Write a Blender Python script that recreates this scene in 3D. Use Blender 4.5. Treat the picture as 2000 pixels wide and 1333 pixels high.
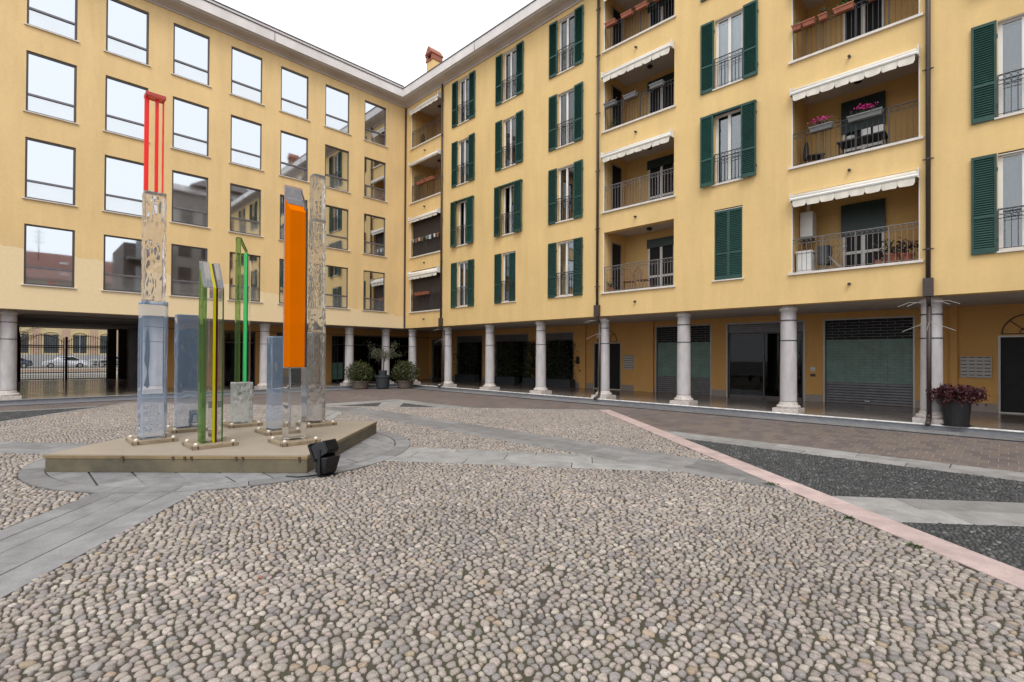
import bpy, math, random
import numpy as np
from mathutils import Matrix, Vector
for o in list(bpy.data.objects): bpy.data.objects.remove(o, do_unlink=True)
sc = bpy.context.scene
COL = sc.collection
random.seed(7); rng = np.random.default_rng(11)
R = math.radians

# ------------------------------------------------------------------ camera
CAM = Vector((24.235, -15.820, 1.743)); PSI, PITCH, ROLL = 2.35070740, 0.00715, 0.00534
fw = Vector((math.cos(PSI)*math.cos(PITCH), math.sin(PSI)*math.cos(PITCH), math.sin(PITCH)))
rt0 = Vector((math.sin(PSI), -math.cos(PSI), 0)); up0 = rt0.cross(fw)
rt = rt0*math.cos(ROLL) + up0*math.sin(ROLL); up = up0*math.cos(ROLL) - rt0*math.sin(ROLL)
cd = bpy.data.cameras.new('camera'); cam = bpy.data.objects.new('camera', cd); COL.objects.link(cam)
mw = Matrix(((rt.x, up.x, -fw.x, CAM.x), (rt.y, up.y, -fw.y, CAM.y), (rt.z, up.z, -fw.z, CAM.z), (0, 0, 0, 1)))
cam.matrix_world = mw
cd.sensor_width = 36; cd.sensor_fit = 'HORIZONTAL'; cd.lens = 974.5/2000*36; cd.shift_y = 22.2/2000
cd.clip_start = 0.05; cd.clip_end = 800
sc.camera = cam

# ------------------------------------------------------------------ world, sun, exposure (bright overcast)
SUN_EL, SUN_AZ = R(56), R(-44)           # direction the soft sun comes from, in the XY plane
w = bpy.data.worlds.new('World'); sc.world = w; w.use_nodes = True
nt = w.node_tree; nt.nodes.clear()
sky = nt.nodes.new('ShaderNodeTexSky'); sky.sky_type = 'NISHITA'; sky.sun_disc = False
sky.sun_elevation = SUN_EL; sky.sun_rotation = math.pi/2 - SUN_AZ; sky.air_density = 1.5; sky.dust_density = 4.0
hs = nt.nodes.new('ShaderNodeHueSaturation'); hs.inputs['Saturation'].default_value = 0.45
mx = nt.nodes.new('ShaderNodeMix'); mx.data_type = 'RGBA'; mx.inputs[0].default_value = 0.84
mx.inputs[7].default_value = (9.9, 10.2, 10.6, 1)      # even cloud cover
bg = nt.nodes.new('ShaderNodeBackground'); bg.inputs['Strength'].default_value = 0.10
wo = nt.nodes.new('ShaderNodeOutputWorld')
nt.links.new(sky.outputs[0], hs.inputs['Color']); nt.links.new(hs.outputs[0], mx.inputs[6])
nt.links.new(mx.outputs[2], bg.inputs['Color']); nt.links.new(bg.outputs[0], wo.inputs['Surface'])
sd = bpy.data.lights.new('sun', 'SUN'); sd.energy = 1.1; sd.angle = R(25); sd.color = (1, .965, .91)
so = bpy.data.objects.new('sun', sd); COL.objects.link(so)
dirv = Vector((math.cos(SUN_EL)*math.cos(SUN_AZ), math.cos(SUN_EL)*math.sin(SUN_AZ), math.sin(SUN_EL)))
so.rotation_euler = dirv.to_track_quat('Z', 'Y').to_euler(); so.location = (20, -20, 40)
sc.view_settings.view_transform = 'Standard'; sc.view_settings.look = 'None'; sc.view_settings.gamma = 1
sc.view_settings.exposure = 0.62; sc.view_settings.use_curve_mapping = False
sc.render.engine = 'CYCLES'
sc.cycles.max_bounces = 14; sc.cycles.transmission_bounces = 14; sc.cycles.transparent_max_bounces = 16
sc.cycles.glossy_bounces = 5; sc.cycles.diffuse_bounces = 5
sc.cycles.caustics_reflective = False; sc.cycles.caustics_refractive = False; sc.cycles.sample_clamp_indirect = 6

# ------------------------------------------------------------------ materials
MATS = {}
def lin(c): return tuple(((x/255)/12.92 if x/255 <= .04045 else ((x/255+.055)/1.055)**2.4) for x in c)
class NT:
    def __init__(s, name):
        s.m = bpy.data.materials.new(name); s.m.use_nodes = True; s.t = s.m.node_tree
        s.b = s.t.nodes['Principled BSDF']; s.out = s.t.nodes['Material Output']; MATS[name] = s.m
        s.geo = None
    def n(s, ty, **kw):
        x = s.t.nodes.new(ty)
        for k, v in kw.items(): setattr(x, k, v)
        return x
    def l(s, a, b): s.t.links.new(a, b)
    def pos(s, scale=(1, 1, 1)):
        if s.geo is None: s.geo = s.n('ShaderNodeNewGeometry')
        mp = s.n('ShaderNodeMapping'); mp.inputs['Scale'].default_value = scale
        s.l(s.geo.outputs['Position'], mp.inputs['Vector']); return mp.outputs[0]
    def noise(s, scale, detail=4, rough=.55, st=(1, 1, 1)):
        x = s.n('ShaderNodeTexNoise'); x.inputs['Scale'].default_value = scale; x.inputs['Detail'].default_value = detail
        x.inputs['Roughness'].default_value = rough; s.l(s.pos(st), x.inputs['Vector']); return x.outputs['Fac']
    def ramp(s, fac, stops):
        x = s.n('ShaderNodeValToRGB'); e = x.color_ramp.elements
        while len(e) < len(stops): e.new(.5)
        for i, (p, c) in enumerate(stops):
            e[i].position = p; e[i].color = (*c, 1) if len(c) == 3 else c
        s.l(fac, x.inputs[0]); return x.outputs[0]
    def mix(s, fac, a, b, blend='MIX'):
        x = s.n('ShaderNodeMix', data_type='RGBA', blend_type=blend)
        for i, v in ((0, fac), (6, a), (7, b)):
            if isinstance(v, (int, float)): x.inputs[i].default_value = v
            elif isinstance(v, tuple): x.inputs[i].default_value = (*v, 1)
            else: s.l(v, x.inputs[i])
        return x.outputs[2]
    def math(s, op, a, b=0.0):
        x = s.n('ShaderNodeMath', operation=op)
        for i, v in ((0, a), (1, b)):
            if isinstance(v, (int, float)): x.inputs[i].default_value = v
            else: s.l(v, x.inputs[i])
        return x.outputs[0]
    def bump(s, h, strength=.3, dist=.01):
        x = s.n('ShaderNodeBump'); x.inputs['Strength'].default_value = strength; x.inputs['Distance'].default_value = dist
        s.l(h, x.inputs['Height']); s.l(x.outputs[0], s.b.inputs['Normal'])
    def rand(s):
        return s.n('ShaderNodeObjectInfo').outputs['Random']
def gray(v): return (v, v, v)
def mat(name, col, rough=.7, var=.12, scale=4, bump=0, bscale=60, bdist=.005, metal=0, spec=.5, st=(1, 1, 1), rnd=0):
    k = NT(name); b = k.b
    a = tuple(max(0, x*(1-var)) for x in col); c = tuple(min(1, x*(1+var)) for x in col)
    o = k.ramp(k.noise(scale, st=st), [(.3, a), (.7, c)])
    if rnd:
        o = k.mix(1.0, o, k.ramp(k.noise(22, 5, .75, (1, 1, 1)), [(.3, gray(.66)), (.7, gray(1.26))]), 'MULTIPLY')
    o = k.mix(1.0, o, k.ramp(k.rand(), [(0, gray(1-rnd)), (1, gray(1+rnd*.6))]), 'MULTIPLY')
    k.l(o, b.inputs['Base Color']); b.inputs['Roughness'].default_value = rough; b.inputs['Metallic'].default_value = metal
    b.inputs['Specular IOR Level'].default_value = spec
    if bump: k.bump(k.noise(bscale, 5), bump, bdist)
    return k.m

def plaster(name, col, pale=None, patch=None, streak=.08):
    k = NT(name)
    base = k.ramp(k.noise(.55, 5, .6), [(.28, tuple(x*.93 for x in col)), (.72, tuple(x*1.05 for x in col))])
    fine = k.ramp(k.noise(9, 4, .7), [(.3, gray(.965)), (.7, gray(1.03))])
    o = k.mix(1.0, base, fine, 'MULTIPLY')
    drip = k.ramp(k.noise(2.2, 5, .62, (1, 1, .12)), [(.42, gray(1)), (.80, gray(1-streak*1.5))])
    o = k.mix(1.0, o, drip, 'MULTIPLY')
    if pale:
        sx = k.n('ShaderNodeSeparateXYZ'); k.l(k.geo.outputs['Position'], sx.inputs[0])
        nz = k.noise(.8, 3, .6); z = k.math('ADD', sx.outputs[2], k.math('MULTIPLY', nz, 1.0))
        if patch == 'left': z = k.math('ADD', z, k.math('MULTIPLY', k.math('ADD', sx.outputs[1], 13.0), .095))
        f = k.ramp(k.math('MULTIPLY', k.math('SUBTRACT', z, 5.35 if patch == 'left' else 3.6), 1.0), [(.30, gray(1)), (.335, gray(0))])
        o = k.mix(f, o, k.mix(1.0, pale, fine, 'MULTIPLY'))
    k.l(o, k.b.inputs['Base Color']); k.b.inputs['Roughness'].default_value = .88; k.b.inputs['Specular IOR Level'].default_value = .25
    k.bump(k.noise(70, 5, .7), .25, .004); return k.m

YEL = (.75, .530, .240); 
plaster('plaster_left', (.775, .552, .272), (.80, .63, .39), 'left')
plaster('plaster_right', YEL)
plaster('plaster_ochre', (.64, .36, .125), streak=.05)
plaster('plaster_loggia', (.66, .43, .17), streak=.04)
plaster('soffit', (.56, .52, .49), streak=.05)
mat('dado', (.30, .25, .22), .5, .12, 6)
mat('cornice_stone', (.72, .68, .665), .75, .10, 1.2, .15, 60, .004, st=(1, 1, .4))
mat('cornice_cove', (.50, .45, .43), .8, .10, 1.0, .1, 60, .004)
mat('gutter_metal', (.09, .075, .075), .45, .15, 3, metal=.4)
mat('frame_bronze', (.085, .075, .078), .42, .1, 8, metal=.35)
mat('transom_bronze', (.17, .155, .17), .38, .1, 8, metal=.35)
mat('white_paint', (.74, .72, .69), .45, .05, 6)
mat('sill_stone', (.66, .61, .56), .6, .10, 5)
mat('shutter_green', (.0075, .058, .044), .45, .20, 5, rnd=.28)
mat('iron', (.035, .034, .038), .5, .2, 12)
mat('iron_light', (.16, .145, .14), .5, .2, 12)
mat('pipe_brown', (.050, .034, .030), .45, .18, 5)
mat('awning_cloth', (.70, .655, .575), .8, .07, 5, .15, 200, .002)
mat('awning_box', (.74, .72, .69), .5, .05, 4)
mat('terracotta', (.34, .115, .065), .8, .18, 8)
mat('pot_brown', (.13, .10, .085), .8, .2, 8)
mat('grey_plastic', (.15, .15, .15), .5, .1, 8)
mat('black_plastic', (.012, .012, .014), .42, .2, 10)
mat('slate_plastic', (.030, .036, .042), .55, .15, 8)
mat('soil', (.035, .025, .018), .9, .3, 20)
mat('white_plastic', (.72, .72, .70), .35, .04, 6)
mat('wood_rattan', (.22, .10, .045), .6, .25, 20)
mat('screen_brown', (.045, .032, .027), .85, .2, 3, st=(6, 6, .4))
mat('curtain', (.60, .60, .60), .85, .08, 8, st=(6, 6, .3))
mat('curtain_dim', (.20, .20, .215), .85, .15, 8, st=(6, 6, .3))
mat('interior_dark', (.030, .027, .025), .8, .3, 2)
mat('door_green', (.012, .030, .027), .4, .2, 4)
mat('door_black', (.012, .012, .013), .5, .2, 4, spec=.2)
mat('frame_alu', (.34, .32, .30), .4, .1, 6, metal=.5)
mat('roller_steel', (.16, .16, .17), .42, .15, 5, metal=.3)
mat('roller_green', (.13, .235, .195), .5, .18, 3)
mat('nameplate', (.43, .41, .38), .5, .1, 9)
mat('roof_tile', (.165, .060, .040), .8, .25, 6, .5, 30, .03)
mat('brick_red', (.30, .105, .060), .8, .25, 8, .2, 60)
mat('column_granite', (.48, .455, .458), .66, .13, 7, .12, 160, .003, st=(1, 1, .35))
mat('column_base', (.52, .47, .44), .65, .20, 14)
mat('nosing', (.66, .65, .63), .35, .30, 9)
mat('riser', (.20, .205, .225), .55, .15, 10, .1, 80)
mat('drain_dark', (.012, .011, .011), .7, .2, 10)
mat('bark', (.10, .075, .055), .9, .25, 30, .4, 60)
mat('rope_white', (.36, .34, .31), .6, .1, 10)
mat('car_white', (.46, .48, .52), .25, .03, 3)
mat('car_dark', (.035, .045, .065), .22, .1, 3)
mat('tyre', (.015, .015, .015), .8, .2, 10)
mat('rim', (.40, .40, .42), .35, .1, 10, metal=.7)
mat('asphalt', (.16, .15, .15), .9, .15, 8, .2, 120)
mat('street_cream', (.46, .37, .21), .85, .08, 1.5)
mat('street_pink', (.40, .27, .20), .85, .08, 1.5)
mat('street_grey', (.32, .32, .33), .85, .08, 1.5)
mat('dark_facade', (.10, .078, .068), .8, .2, 1.5)
mat('grey_facade', (.30, .27, .245), .8, .12, 1.2)
mat('stone_path', (.22, .205, .185), .85, .1, 4)
mat('cream_facade', (.44, .40, .29), .85, .10, 1.0)

def foliage(name, c1, c2, c3, rough=.5):
    k = NT(name); a = k.n('ShaderNodeAttribute', attribute_name='Col')
    o = k.ramp(a.outputs['Fac'], [(0, c1), (.5, c2), (1, c3)])
    k.l(o, k.b.inputs['Base Color']); k.b.inputs['Roughness'].default_value = rough
    tr = k.n('ShaderNodeBsdfTranslucent'); k.l(o, tr.inputs[0])
    ms = k.n('ShaderNodeMixShader'); ms.inputs[0].default_value = .25
    k.l(k.b.outputs[0], ms.inputs[1]); k.l(tr.outputs[0], ms.inputs[2]); k.l(ms.outputs[0], k.out.inputs[0]); return k.m
foliage('leaf_shrub', (.022, .040, .010), (.055, .075, .020), (.17, .095, .030))
foliage('leaf_olive', (.060, .075, .040), (.13, .145, .085), (.22, .23, .15))
foliage('leaf_red', (.030, .007, .011), (.075, .016, .022), (.14, .035, .038))
foliage('leaf_dark', (.010, .018, .009), (.022, .038, .014), (.045, .065, .022))
foliage('leaf_fresh', (.030, .070, .014), (.07, .14, .03), (.13, .21, .05))
foliage('petal_pink', (.45, .012, .16), (.62, .03, .26), (.75, .12, .40))
foliage('weed', (.03, .06, .012), (.06, .10, .02), (.10, .14, .04))
foliage('twig', (.05, .035, .03), (.08, .06, .05), (.12, .09, .07))

def stone_attr(name, tint, rough=.65, speck=.22, bscale=90, bdist=.004, moss=0):
    k = NT(name); a = k.n('ShaderNodeAttribute', attribute_name='Col')
    o = k.mix(1.0, a.outputs['Color'], tint, 'MULTIPLY')
    o = k.mix(1.0, o, k.ramp(k.noise(75, 5, .75), [(.28, gray(1-speck)), (.72, gray(1+speck*.7))]), 'MULTIPLY')
    o = k.mix(1.0, o, k.ramp(k.noise(.45, 4, .6), [(.3, gray(.88)), (.7, gray(1.07))]), 'MULTIPLY')
    if moss: o = k.mix(k.math('MULTIPLY', k.ramp(k.noise(1.3, 5, .65), [(.55, gray(0)), (.75, gray(1))]), moss), o, (.16, .15, .09))
    k.l(o, k.b.inputs['Base Color']); k.b.inputs['Roughness'].default_value = rough; k.b.inputs['Specular IOR Level'].default_value = .35
    k.bump(k.noise(bscale, 5, .6), .35, bdist); return k.m
stone_attr('pebble_light', (1.0, .985, 1.03), .7, .42, 120, .006)
stone_attr('pebble_dark', (1, 1, 1), .5, .3)
stone_attr('paver_stone', (1, 1, 1), .7, .18, 60, .006, .35)

def mortar(name, c1, c2, moss):
    k = NT(name)
    o = k.ramp(k.noise(30, 5, .65), [(.3, c1), (.7, c2)])
    o = k.mix(k.ramp(k.noise(.9, 5, .65), [(.45, gray(0)), (.68, gray(.75))]), o, moss)
    k.l(o, k.b.inputs['Base Color']); k.b.inputs['Roughness'].default_value = .95; k.bump(k.noise(140, 4), .5, .006); return k.m
mortar('mortar_light', (.036, .030, .023), (.078, .065, .048), (.052, .054, .020))
mortar('mortar_dark', (.018, .018, .018), (.05, .05, .048), (.03, .035, .02))
mortar('mortar_paver', (.20, .175, .16), (.34, .31, .285), (.15, .135, .12))

def granite(name, c, rnd=.22, rough=.62, patches=.30):
    k = NT(name)
    o = k.ramp(k.noise(150, 3, .8), [(.32, tuple(x*.72 for x in c)), (.68, tuple(x*1.22 for x in c))])
    o = k.mix(1.0, o, k.ramp(k.noise(3.2, 6, .65, (1, 1, 1)), [(.3, gray(1-patches)), (.7, gray(1+patches*.6))]), 'MULTIPLY')
    o = k.mix(1.0, o, k.ramp(k.rand(), [(0, gray(1-rnd)), (1, gray(1+rnd*.6))]), 'MULTIPLY')
    k.l(o, k.b.inputs['Base Color']); k.b.inputs['Roughness'].default_value = rough; k.b.inputs['Specular IOR Level'].default_value = .4
    k.bump(k.noise(60, 6, .7), .4, .006); return k.m
granite('granite_grey', (.232, .229, .232)); granite('granite_light', (.305, .297, .292)); granite('granite_pink', (.525, .405, .385), .08, .6, .26)
granite('granite_band', (.225, .220, .220))

def polished(name):
    k = NT(name); br = k.n('ShaderNodeTexBrick'); br.offset = 0; br.inputs['Scale'].default_value = 1
    br.inputs['Brick Width'].default_value = .6; br.inputs['Row Height'].default_value = .6; br.inputs['Mortar Size'].default_value = .004
    br.inputs['Color1'].default_value = (.200, .165, .140, 1); br.inputs['Color2'].default_value = (.235, .195, .165, 1); br.inputs['Mortar'].default_value = (.09, .075, .065, 1)
    k.l(k.pos(), br.inputs['Vector'])
    o = k.mix(1.0, br.outputs[0], k.ramp(k.noise(5, 5, .7), [(.3, gray(.85)), (.7, gray(1.12))]), 'MULTIPLY')
    k.l(o, k.b.inputs['Base Color'])
    k.l(k.ramp(k.noise(1.7, 4), [(.3, gray(.10)), (.7, gray(.22))]), k.b.inputs['Roughness'])
    k.b.inputs['Specular IOR Level'].default_value = .6; return k.m
polished('polished_marble')

def mirror_glass(name):
    k = NT(name); k.b.inputs['Base Color'].default_value = (.62, .648, .68, 1); k.b.inputs['Metallic'].default_value = 1
    k.l(k.ramp(k.noise(1.4, 4), [(.3, gray(.012)), (.75, gray(.05))]), k.b.inputs['Roughness'])
    k.bump(k.noise(.9, 2), .02, .02); return k.m
mirror_glass('mirror_glass')
def film_glass(name):
    k = NT(name); b = k.b; b.inputs['Metallic'].default_value = 1; b.inputs['Base Color'].default_value = (.62, .645, .67, 1); b.inputs['Roughness'].default_value = .045
    d = k.n('ShaderNodeBsdfDiffuse'); d.inputs[0].default_value = (.62, .62, .62, 1); ms = k.n('ShaderNodeMixShader')
    k.l(k.ramp(k.noise(1.2, 3), [(.3, gray(.06)), (.7, gray(.16))]), ms.inputs[0]); k.l(b.outputs[0], ms.inputs[1]); k.l(d.outputs[0], ms.inputs[2]); k.l(ms.outputs[0], k.out.inputs[0]); return k.m
film_glass('film_glass')
def pane_glass(name, tint=(1, 1, 1), extra=.06, gain=1.0):
    k = NT(name); t = k.n('ShaderNodeBsdfTransparent'); t.inputs[0].default_value = (*tint, 1)
    g = k.n('ShaderNodeBsdfGlossy'); g.inputs['Roughness'].default_value = .02; fr = k.n('ShaderNodeFresnel'); fr.inputs[0].default_value = 1.55
    ms = k.n('ShaderNodeMixShader'); k.l(k.math('MULTIPLY', k.math('ADD', fr.outputs[0], extra), gain), ms.inputs[0])
    k.l(t.outputs[0], ms.inputs[1]); k.l(g.outputs[0], ms.inputs[2]); k.l(ms.outputs[0], k.out.inputs[0]); return k.m
pane_glass('pane_glass', (.9, .94, .95), .10)
pane_glass('shop_glass', (.40, .44, .44), .0, .45)

def acrylic(name, col, milky=None, mf=0.0, rough=.0, ior=1.47, bump=0, bscale=20, bdist=.02, st=(1, 1, 1), solid=0):
    k = NT(name); g = k.n('ShaderNodeBsdfGlass'); g.inputs['Color'].default_value = (*col, 1); g.inputs['Roughness'].default_value = rough; g.inputs['IOR'].default_value = ior
    nb = None
    if bump:
        x = k.n('ShaderNodeBump'); x.inputs['Strength'].default_value = bump; x.inputs['Distance'].default_value = bdist
        k.l(k.noise(bscale, 5, .7, st), x.inputs['Height']); k.l(x.outputs[0], g.inputs['Normal'])
    out = g.outputs[0]
    if milky:
        d = k.n('ShaderNodeBsdfDiffuse'); d.inputs[0].default_value = (*milky, 1)
        ms = k.n('ShaderNodeMixShader'); ms.inputs[0].default_value = mf
        k.l(out, ms.inputs[1]); k.l(d.outputs[0], ms.inputs[2]); out = ms.outputs[0]
    k.l(out, k.out.inputs[0]); return k.m
acrylic('acrylic_clear', (.985, .985, .98), (.78, .78, .80), .06, ior=1.17)
acrylic('acrylic_blue', (.985, .99, 1.0), (.50, .69, .96), .23, ior=1.09)
acrylic('acrylic_wrinkled', (.985, .97, .96), (.88, .82, .78), .17, .0, 1.13)
acrylic('acrylic_crackled', (.97, .99, .985), (.82, .88, .86), .30, .0, 1.18)
acrylic('acrylic_textured', (.95, .945, .93), (.64, .62, .58), .20, .0, 1.18)
acrylic('acrylic_purple', (.96, .90, .95), (.62, .45, .58), .30, ior=1.12)
acrylic('acrylic_grey', (.93, .93, .95), (.44, .45, .49), .40, .05, ior=1.2)
def bright_acrylic(name, col, tr=.35, rough=.12):
    k = NT(name); k.b.inputs['Base Color'].default_value = (*col, 1); k.b.inputs['Roughness'].default_value = rough
    t = k.n('ShaderNodeBsdfTranslucent'); t.inputs[0].default_value = (*col, 1)
    ms = k.n('ShaderNodeMixShader'); ms.inputs[0].default_value = tr
    k.l(k.b.outputs[0], ms.inputs[1]); k.l(t.outputs[0], ms.inputs[2]); k.l(ms.outputs[0], k.out.inputs[0]); return k.m
bright_acrylic('acrylic_red', (1.0, .045, .038), .5); acrylic('acrylic_orange', (1.0, .50, .03), (1.0, .22, .001), .64, .0, ior=1.02); bright_acrylic('acrylic_yellow', (.80, .74, .006), .5)
bright_acrylic('acrylic_lime', (.12, .85, .26)); bright_acrylic('acrylic_teal', (.0, .17, .16)); bright_acrylic('acrylic_brown', (.035, .010, .003), .1)
acrylic('acrylic_green', (.70, .84, .58), (.20, .36, .13), .22, .0, ior=1.10)
acrylic('acrylic_pink', (1.0, .62, .60), (1.0, .20, .19), .5, .0, ior=1.08)
def plinth_mat(name, c, dark, top=False):
    k = NT(name)
    o = k.ramp(k.noise(2.2, 6, .6, (1, 1, .8)), [(.3, tuple(x*.85 for x in c)), (.7, tuple(x*1.10 for x in c))])
    o = k.mix(k.ramp(k.noise(1.1, 5, .65), [(.32, gray(0)), (.62, gray(.95 if not top else .35))]), o, dark)
    o = k.mix(1.0, o, k.ramp(k.noise(45, 4, .7), [(.3, gray(.93)), (.7, gray(1.06))]), 'MULTIPLY')
    k.l(o, k.b.inputs['Base Color']); k.b.inputs['Roughness'].default_value = .55; k.bump(k.noise(40, 4), .15, .004); return k.m
plinth_mat('plinth_side', (.185, .150, .090), (.062, .056, .040)); plinth_mat('plinth_top', (.34, .285, .225), (.25, .205, .145), True); plinth_mat('plinth_rim', (.30, .215, .105), (.15, .11, .06))
mat('plate_tan', (.28, .22, .15), .35, .22, 9); mat('plate_edge', (.10, .06, .035), .5, .2, 9); mat('bolt_white', (.72, .66, .58), .35, .05, 5)

# ------------------------------------------------------------------ mesh helpers
class MB:
    def __init__(s): s.v = []; s.f = []
    def add(s, vs, fs):
        b = len(s.v); s.v += [tuple(p) for p in vs]; s.f += [tuple(i+b for i in q) for q in fs]; return s
    def box(s, x0, x1, y0, y1, z0, z1):
        return s.add([(x0, y0, z0), (x1, y0, z0), (x1, y1, z0), (x0, y1, z0), (x0, y0, z1), (x1, y0, z1), (x1, y1, z1), (x0, y1, z1)],
                     [(3, 2, 1, 0), (4, 5, 6, 7), (0, 1, 5, 4), (1, 2, 6, 5), (2, 3, 7, 6), (3, 0, 4, 7)])
    def cbox(s, x0, x1, y0, y1, z0, z1, b=.01):
        # box with bevelled top edge
        return s.add([(x0, y0, z0), (x1, y0, z0), (x1, y1, z0), (x0, y1, z0), (x0, y0, z1-b), (x1, y0, z1-b), (x1, y1, z1-b), (x0, y1, z1-b),
                      (x0+b, y0+b, z1), (x1-b, y0+b, z1), (x1-b, y1-b, z1), (x0+b, y1-b, z1)],
                     [(3, 2, 1, 0), (8, 9, 10, 11)] + [(i, (i+1) % 4, (i+1) % 4+4, i+4) for i in range(4)] + [(i+4, (i+1) % 4+4, (i+1) % 4+8, i+8) for i in range(4)])
    def quad(s, a, b, c, d): return s.add([a, b, c, d], [(0, 1, 2, 3)])
    def tube(s, p0, p1, r, n=6, r1=None):
        p0 = Vector(p0); p1 = Vector(p1); d = (p1-p0); r1 = r if r1 is None else r1
        if d.length < 1e-6: return s
        d.normalize(); u = d.orthogonal().normalized(); v = d.cross(u)
        vs = []
        for p, q in ((p0, r), (p1, r1)):
            for i in range(n):
                a = 2*math.pi*i/n; vs.append(p+u*math.cos(a)*q+v*math.sin(a)*q)
        return s.add(vs, [(i, (i+1) % n, n+(i+1) % n, n+i) for i in range(n)]+[tuple(range(n))[::-1], tuple(range(n, 2*n))])
    def path(s, pts, r, n=6, r1=None):
        m = len(pts)-1
        for i in range(m):
            a = r if r1 is None else r+(r1-r)*i/m; b = r if r1 is None else r+(r1-r)*(i+1)/m
            s.tube(pts[i], pts[i+1], a, n, b)
        return s
    def ring(s, c, R_, r, axis='y', n=10, m=4):
        vs = []
        for i in range(n):
            a = 2*math.pi*i/n
            for j in range(m):
                b = 2*math.pi*j/m; q = R_+r*math.cos(b)
                x, z, y = q*math.cos(a), q*math.sin(a), r*math.sin(b)
                vs.append((c[0]+x, c[1]+y, c[2]+z) if axis == 'y' else (c[0]+y, c[1]+x, c[2]+z) if axis == 'x' else (c[0]+x, c[1]+z, c[2]+y))
        return s.add(vs, [(i*m+j, ((i+1) % n)*m+j, ((i+1) % n)*m+(j+1) % m, i*m+(j+1) % m) for i in range(n) for j in range(m)])
    def lathe(s, prof, n=20, c=(0, 0, 0), caps=True):
        vs = [(c[0]+r*math.cos(2*math.pi*i/n), c[1]+r*math.sin(2*math.pi*i/n), c[2]+z) for r, z in prof for i in range(n)]
        k = len(prof)
        fs = [(j*n+i, j*n+(i+1) % n, (j+1)*n+(i+1) % n, (j+1)*n+i) for j in range(k-1) for i in range(n)]
        if caps: fs += [tuple(range(n))[::-1], tuple(range((k-1)*n, k*n))]
        return s.add(vs, fs)
    def prism(s, poly, z0, z1):
        n = len(poly)
        return s.add([(x, y, z0) for x, y in poly]+[(x, y, z1) for x, y in poly],
                     [tuple(range(n))[::-1], tuple(range(n, 2*n))]+[(i, (i+1) % n, n+(i+1) % n, n+i) for i in range(n)])
    def extr(s, poly, a, b, fn):
        # poly in a 2D frame, extruded from a to b; fn maps (p, q, t) -> xyz
        n = len(poly)
        return s.add([fn(p, q, a) for p, q in poly]+[fn(p, q, b) for p, q in poly],
                     [tuple(range(n))[::-1], tuple(range(n, 2*n))]+[(i, (i+1) % n, n+(i+1) % n, n+i) for i in range(n)])
    def mesh(s, name, smooth=False):
        m = bpy.data.meshes.new(name); m.from_pydata(s.v, [], s.f)
        if smooth: m.polygons.foreach_set('use_smooth', [True]*len(m.polygons))
        m.update(); return m
    def build(s, name, material, parent=None, loc=(0, 0, 0), rz=0, smooth=False):
        return link(name, s.mesh(name, smooth), material, parent, loc, rz)
def link(name, me, material, parent=None, loc=(0, 0, 0), rz=0):
    o = bpy.data.objects.new(name, me); COL.objects.link(o)
    if material and not me.materials: me.materials.append(MATS[material])
    o.parent = parent; o.location = loc; o.rotation_euler = (0, 0, rz); return o
def tag(o, label=None, cat=None, group=None, kind=None):
    if label: o['label'] = label
    if cat: o['category'] = cat
    if group: o['group'] = group
    if kind: o['kind'] = kind
    return o
def empty(name, loc=(0, 0, 0), rz=0):
    o = bpy.data.objects.new(name, None); COL.objects.link(o); o.location = loc; o.rotation_euler = (0, 0, rz); o.empty_display_size = .2; return o
def kids(o): return [c for c in bpy.data.objects if c.parent == o]
def copy_tree(o, parent=None, loc=None, rz=None):
    c = o.copy(); COL.objects.link(c); c.parent = parent
    if loc is not None: c.location = loc
    if rz is not None: c.rotation_euler = (0, 0, rz)
    for ch in o.children: copy_tree(ch, c)
    return c
def soften(o, wdt=.01, seg=2):
    m = o.modifiers.new('bevel', 'BEVEL'); m.width = wdt; m.segments = seg; m.limit_method = 'ANGLE'; return o

# ------------------------------------------------------------------ polygons
def area2(p): return sum(p[i][0]*p[(i+1) % len(p)][1]-p[(i+1) % len(p)][0]*p[i][1] for i in range(len(p)))
def ccw(p): return p if area2(p) > 0 else p[::-1]
def clip(poly, n, d):
    # keep points with n.p <= d
    out = []
    for i in range(len(poly)):
        a, b = poly[i], poly[(i+1) % len(poly)]
        da = n[0]*a[0]+n[1]*a[1]-d; db = n[0]*b[0]+n[1]*b[1]-d
        if da <= 0: out.append(a)
        if (da < 0 < db) or (db < 0 < da):
            t = da/(da-db); out.append((a[0]+(b[0]-a[0])*t, a[1]+(b[1]-a[1])*t))
    return out
def inset(poly, g):
    poly = ccw(poly); out = poly
    for i in range(len(poly)):
        a, b = poly[i], poly[(i+1) % len(poly)]; dx, dy = b[0]-a[0], b[1]-a[1]; L = math.hypot(dx, dy)
        if L < 1e-6: continue
        n = (dy/L, -dx/L); out = clip(out, n, n[0]*a[0]+n[1]*a[1]-g)
        if len(out) < 3: return []
    return out
def inpoly(P, poly):
    x, y = P[:, 0], P[:, 1]; r = np.zeros(len(P), bool); n = len(poly)
    for i in range(n):
        x0, y0 = poly[i]; x1, y1 = poly[(i+1) % n]
        if y0 == y1: continue
        c = ((y0 > y) != (y1 > y)) & (x < (x1-x0)*(y-y0)/(y1-y0)+x0); r ^= c
    return r
def camdepth(P):
    d = P - np.array([CAM.x, CAM.y]); z = d@np.array([fw.x, fw.y]); x = d@np.array([rt0.x, rt0.y]); return z, x
def inview(P, marg=2.4):
    z, x = camdepth(P); return (z > .2) & (np.abs(x) < z*1.06+marg)

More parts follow.
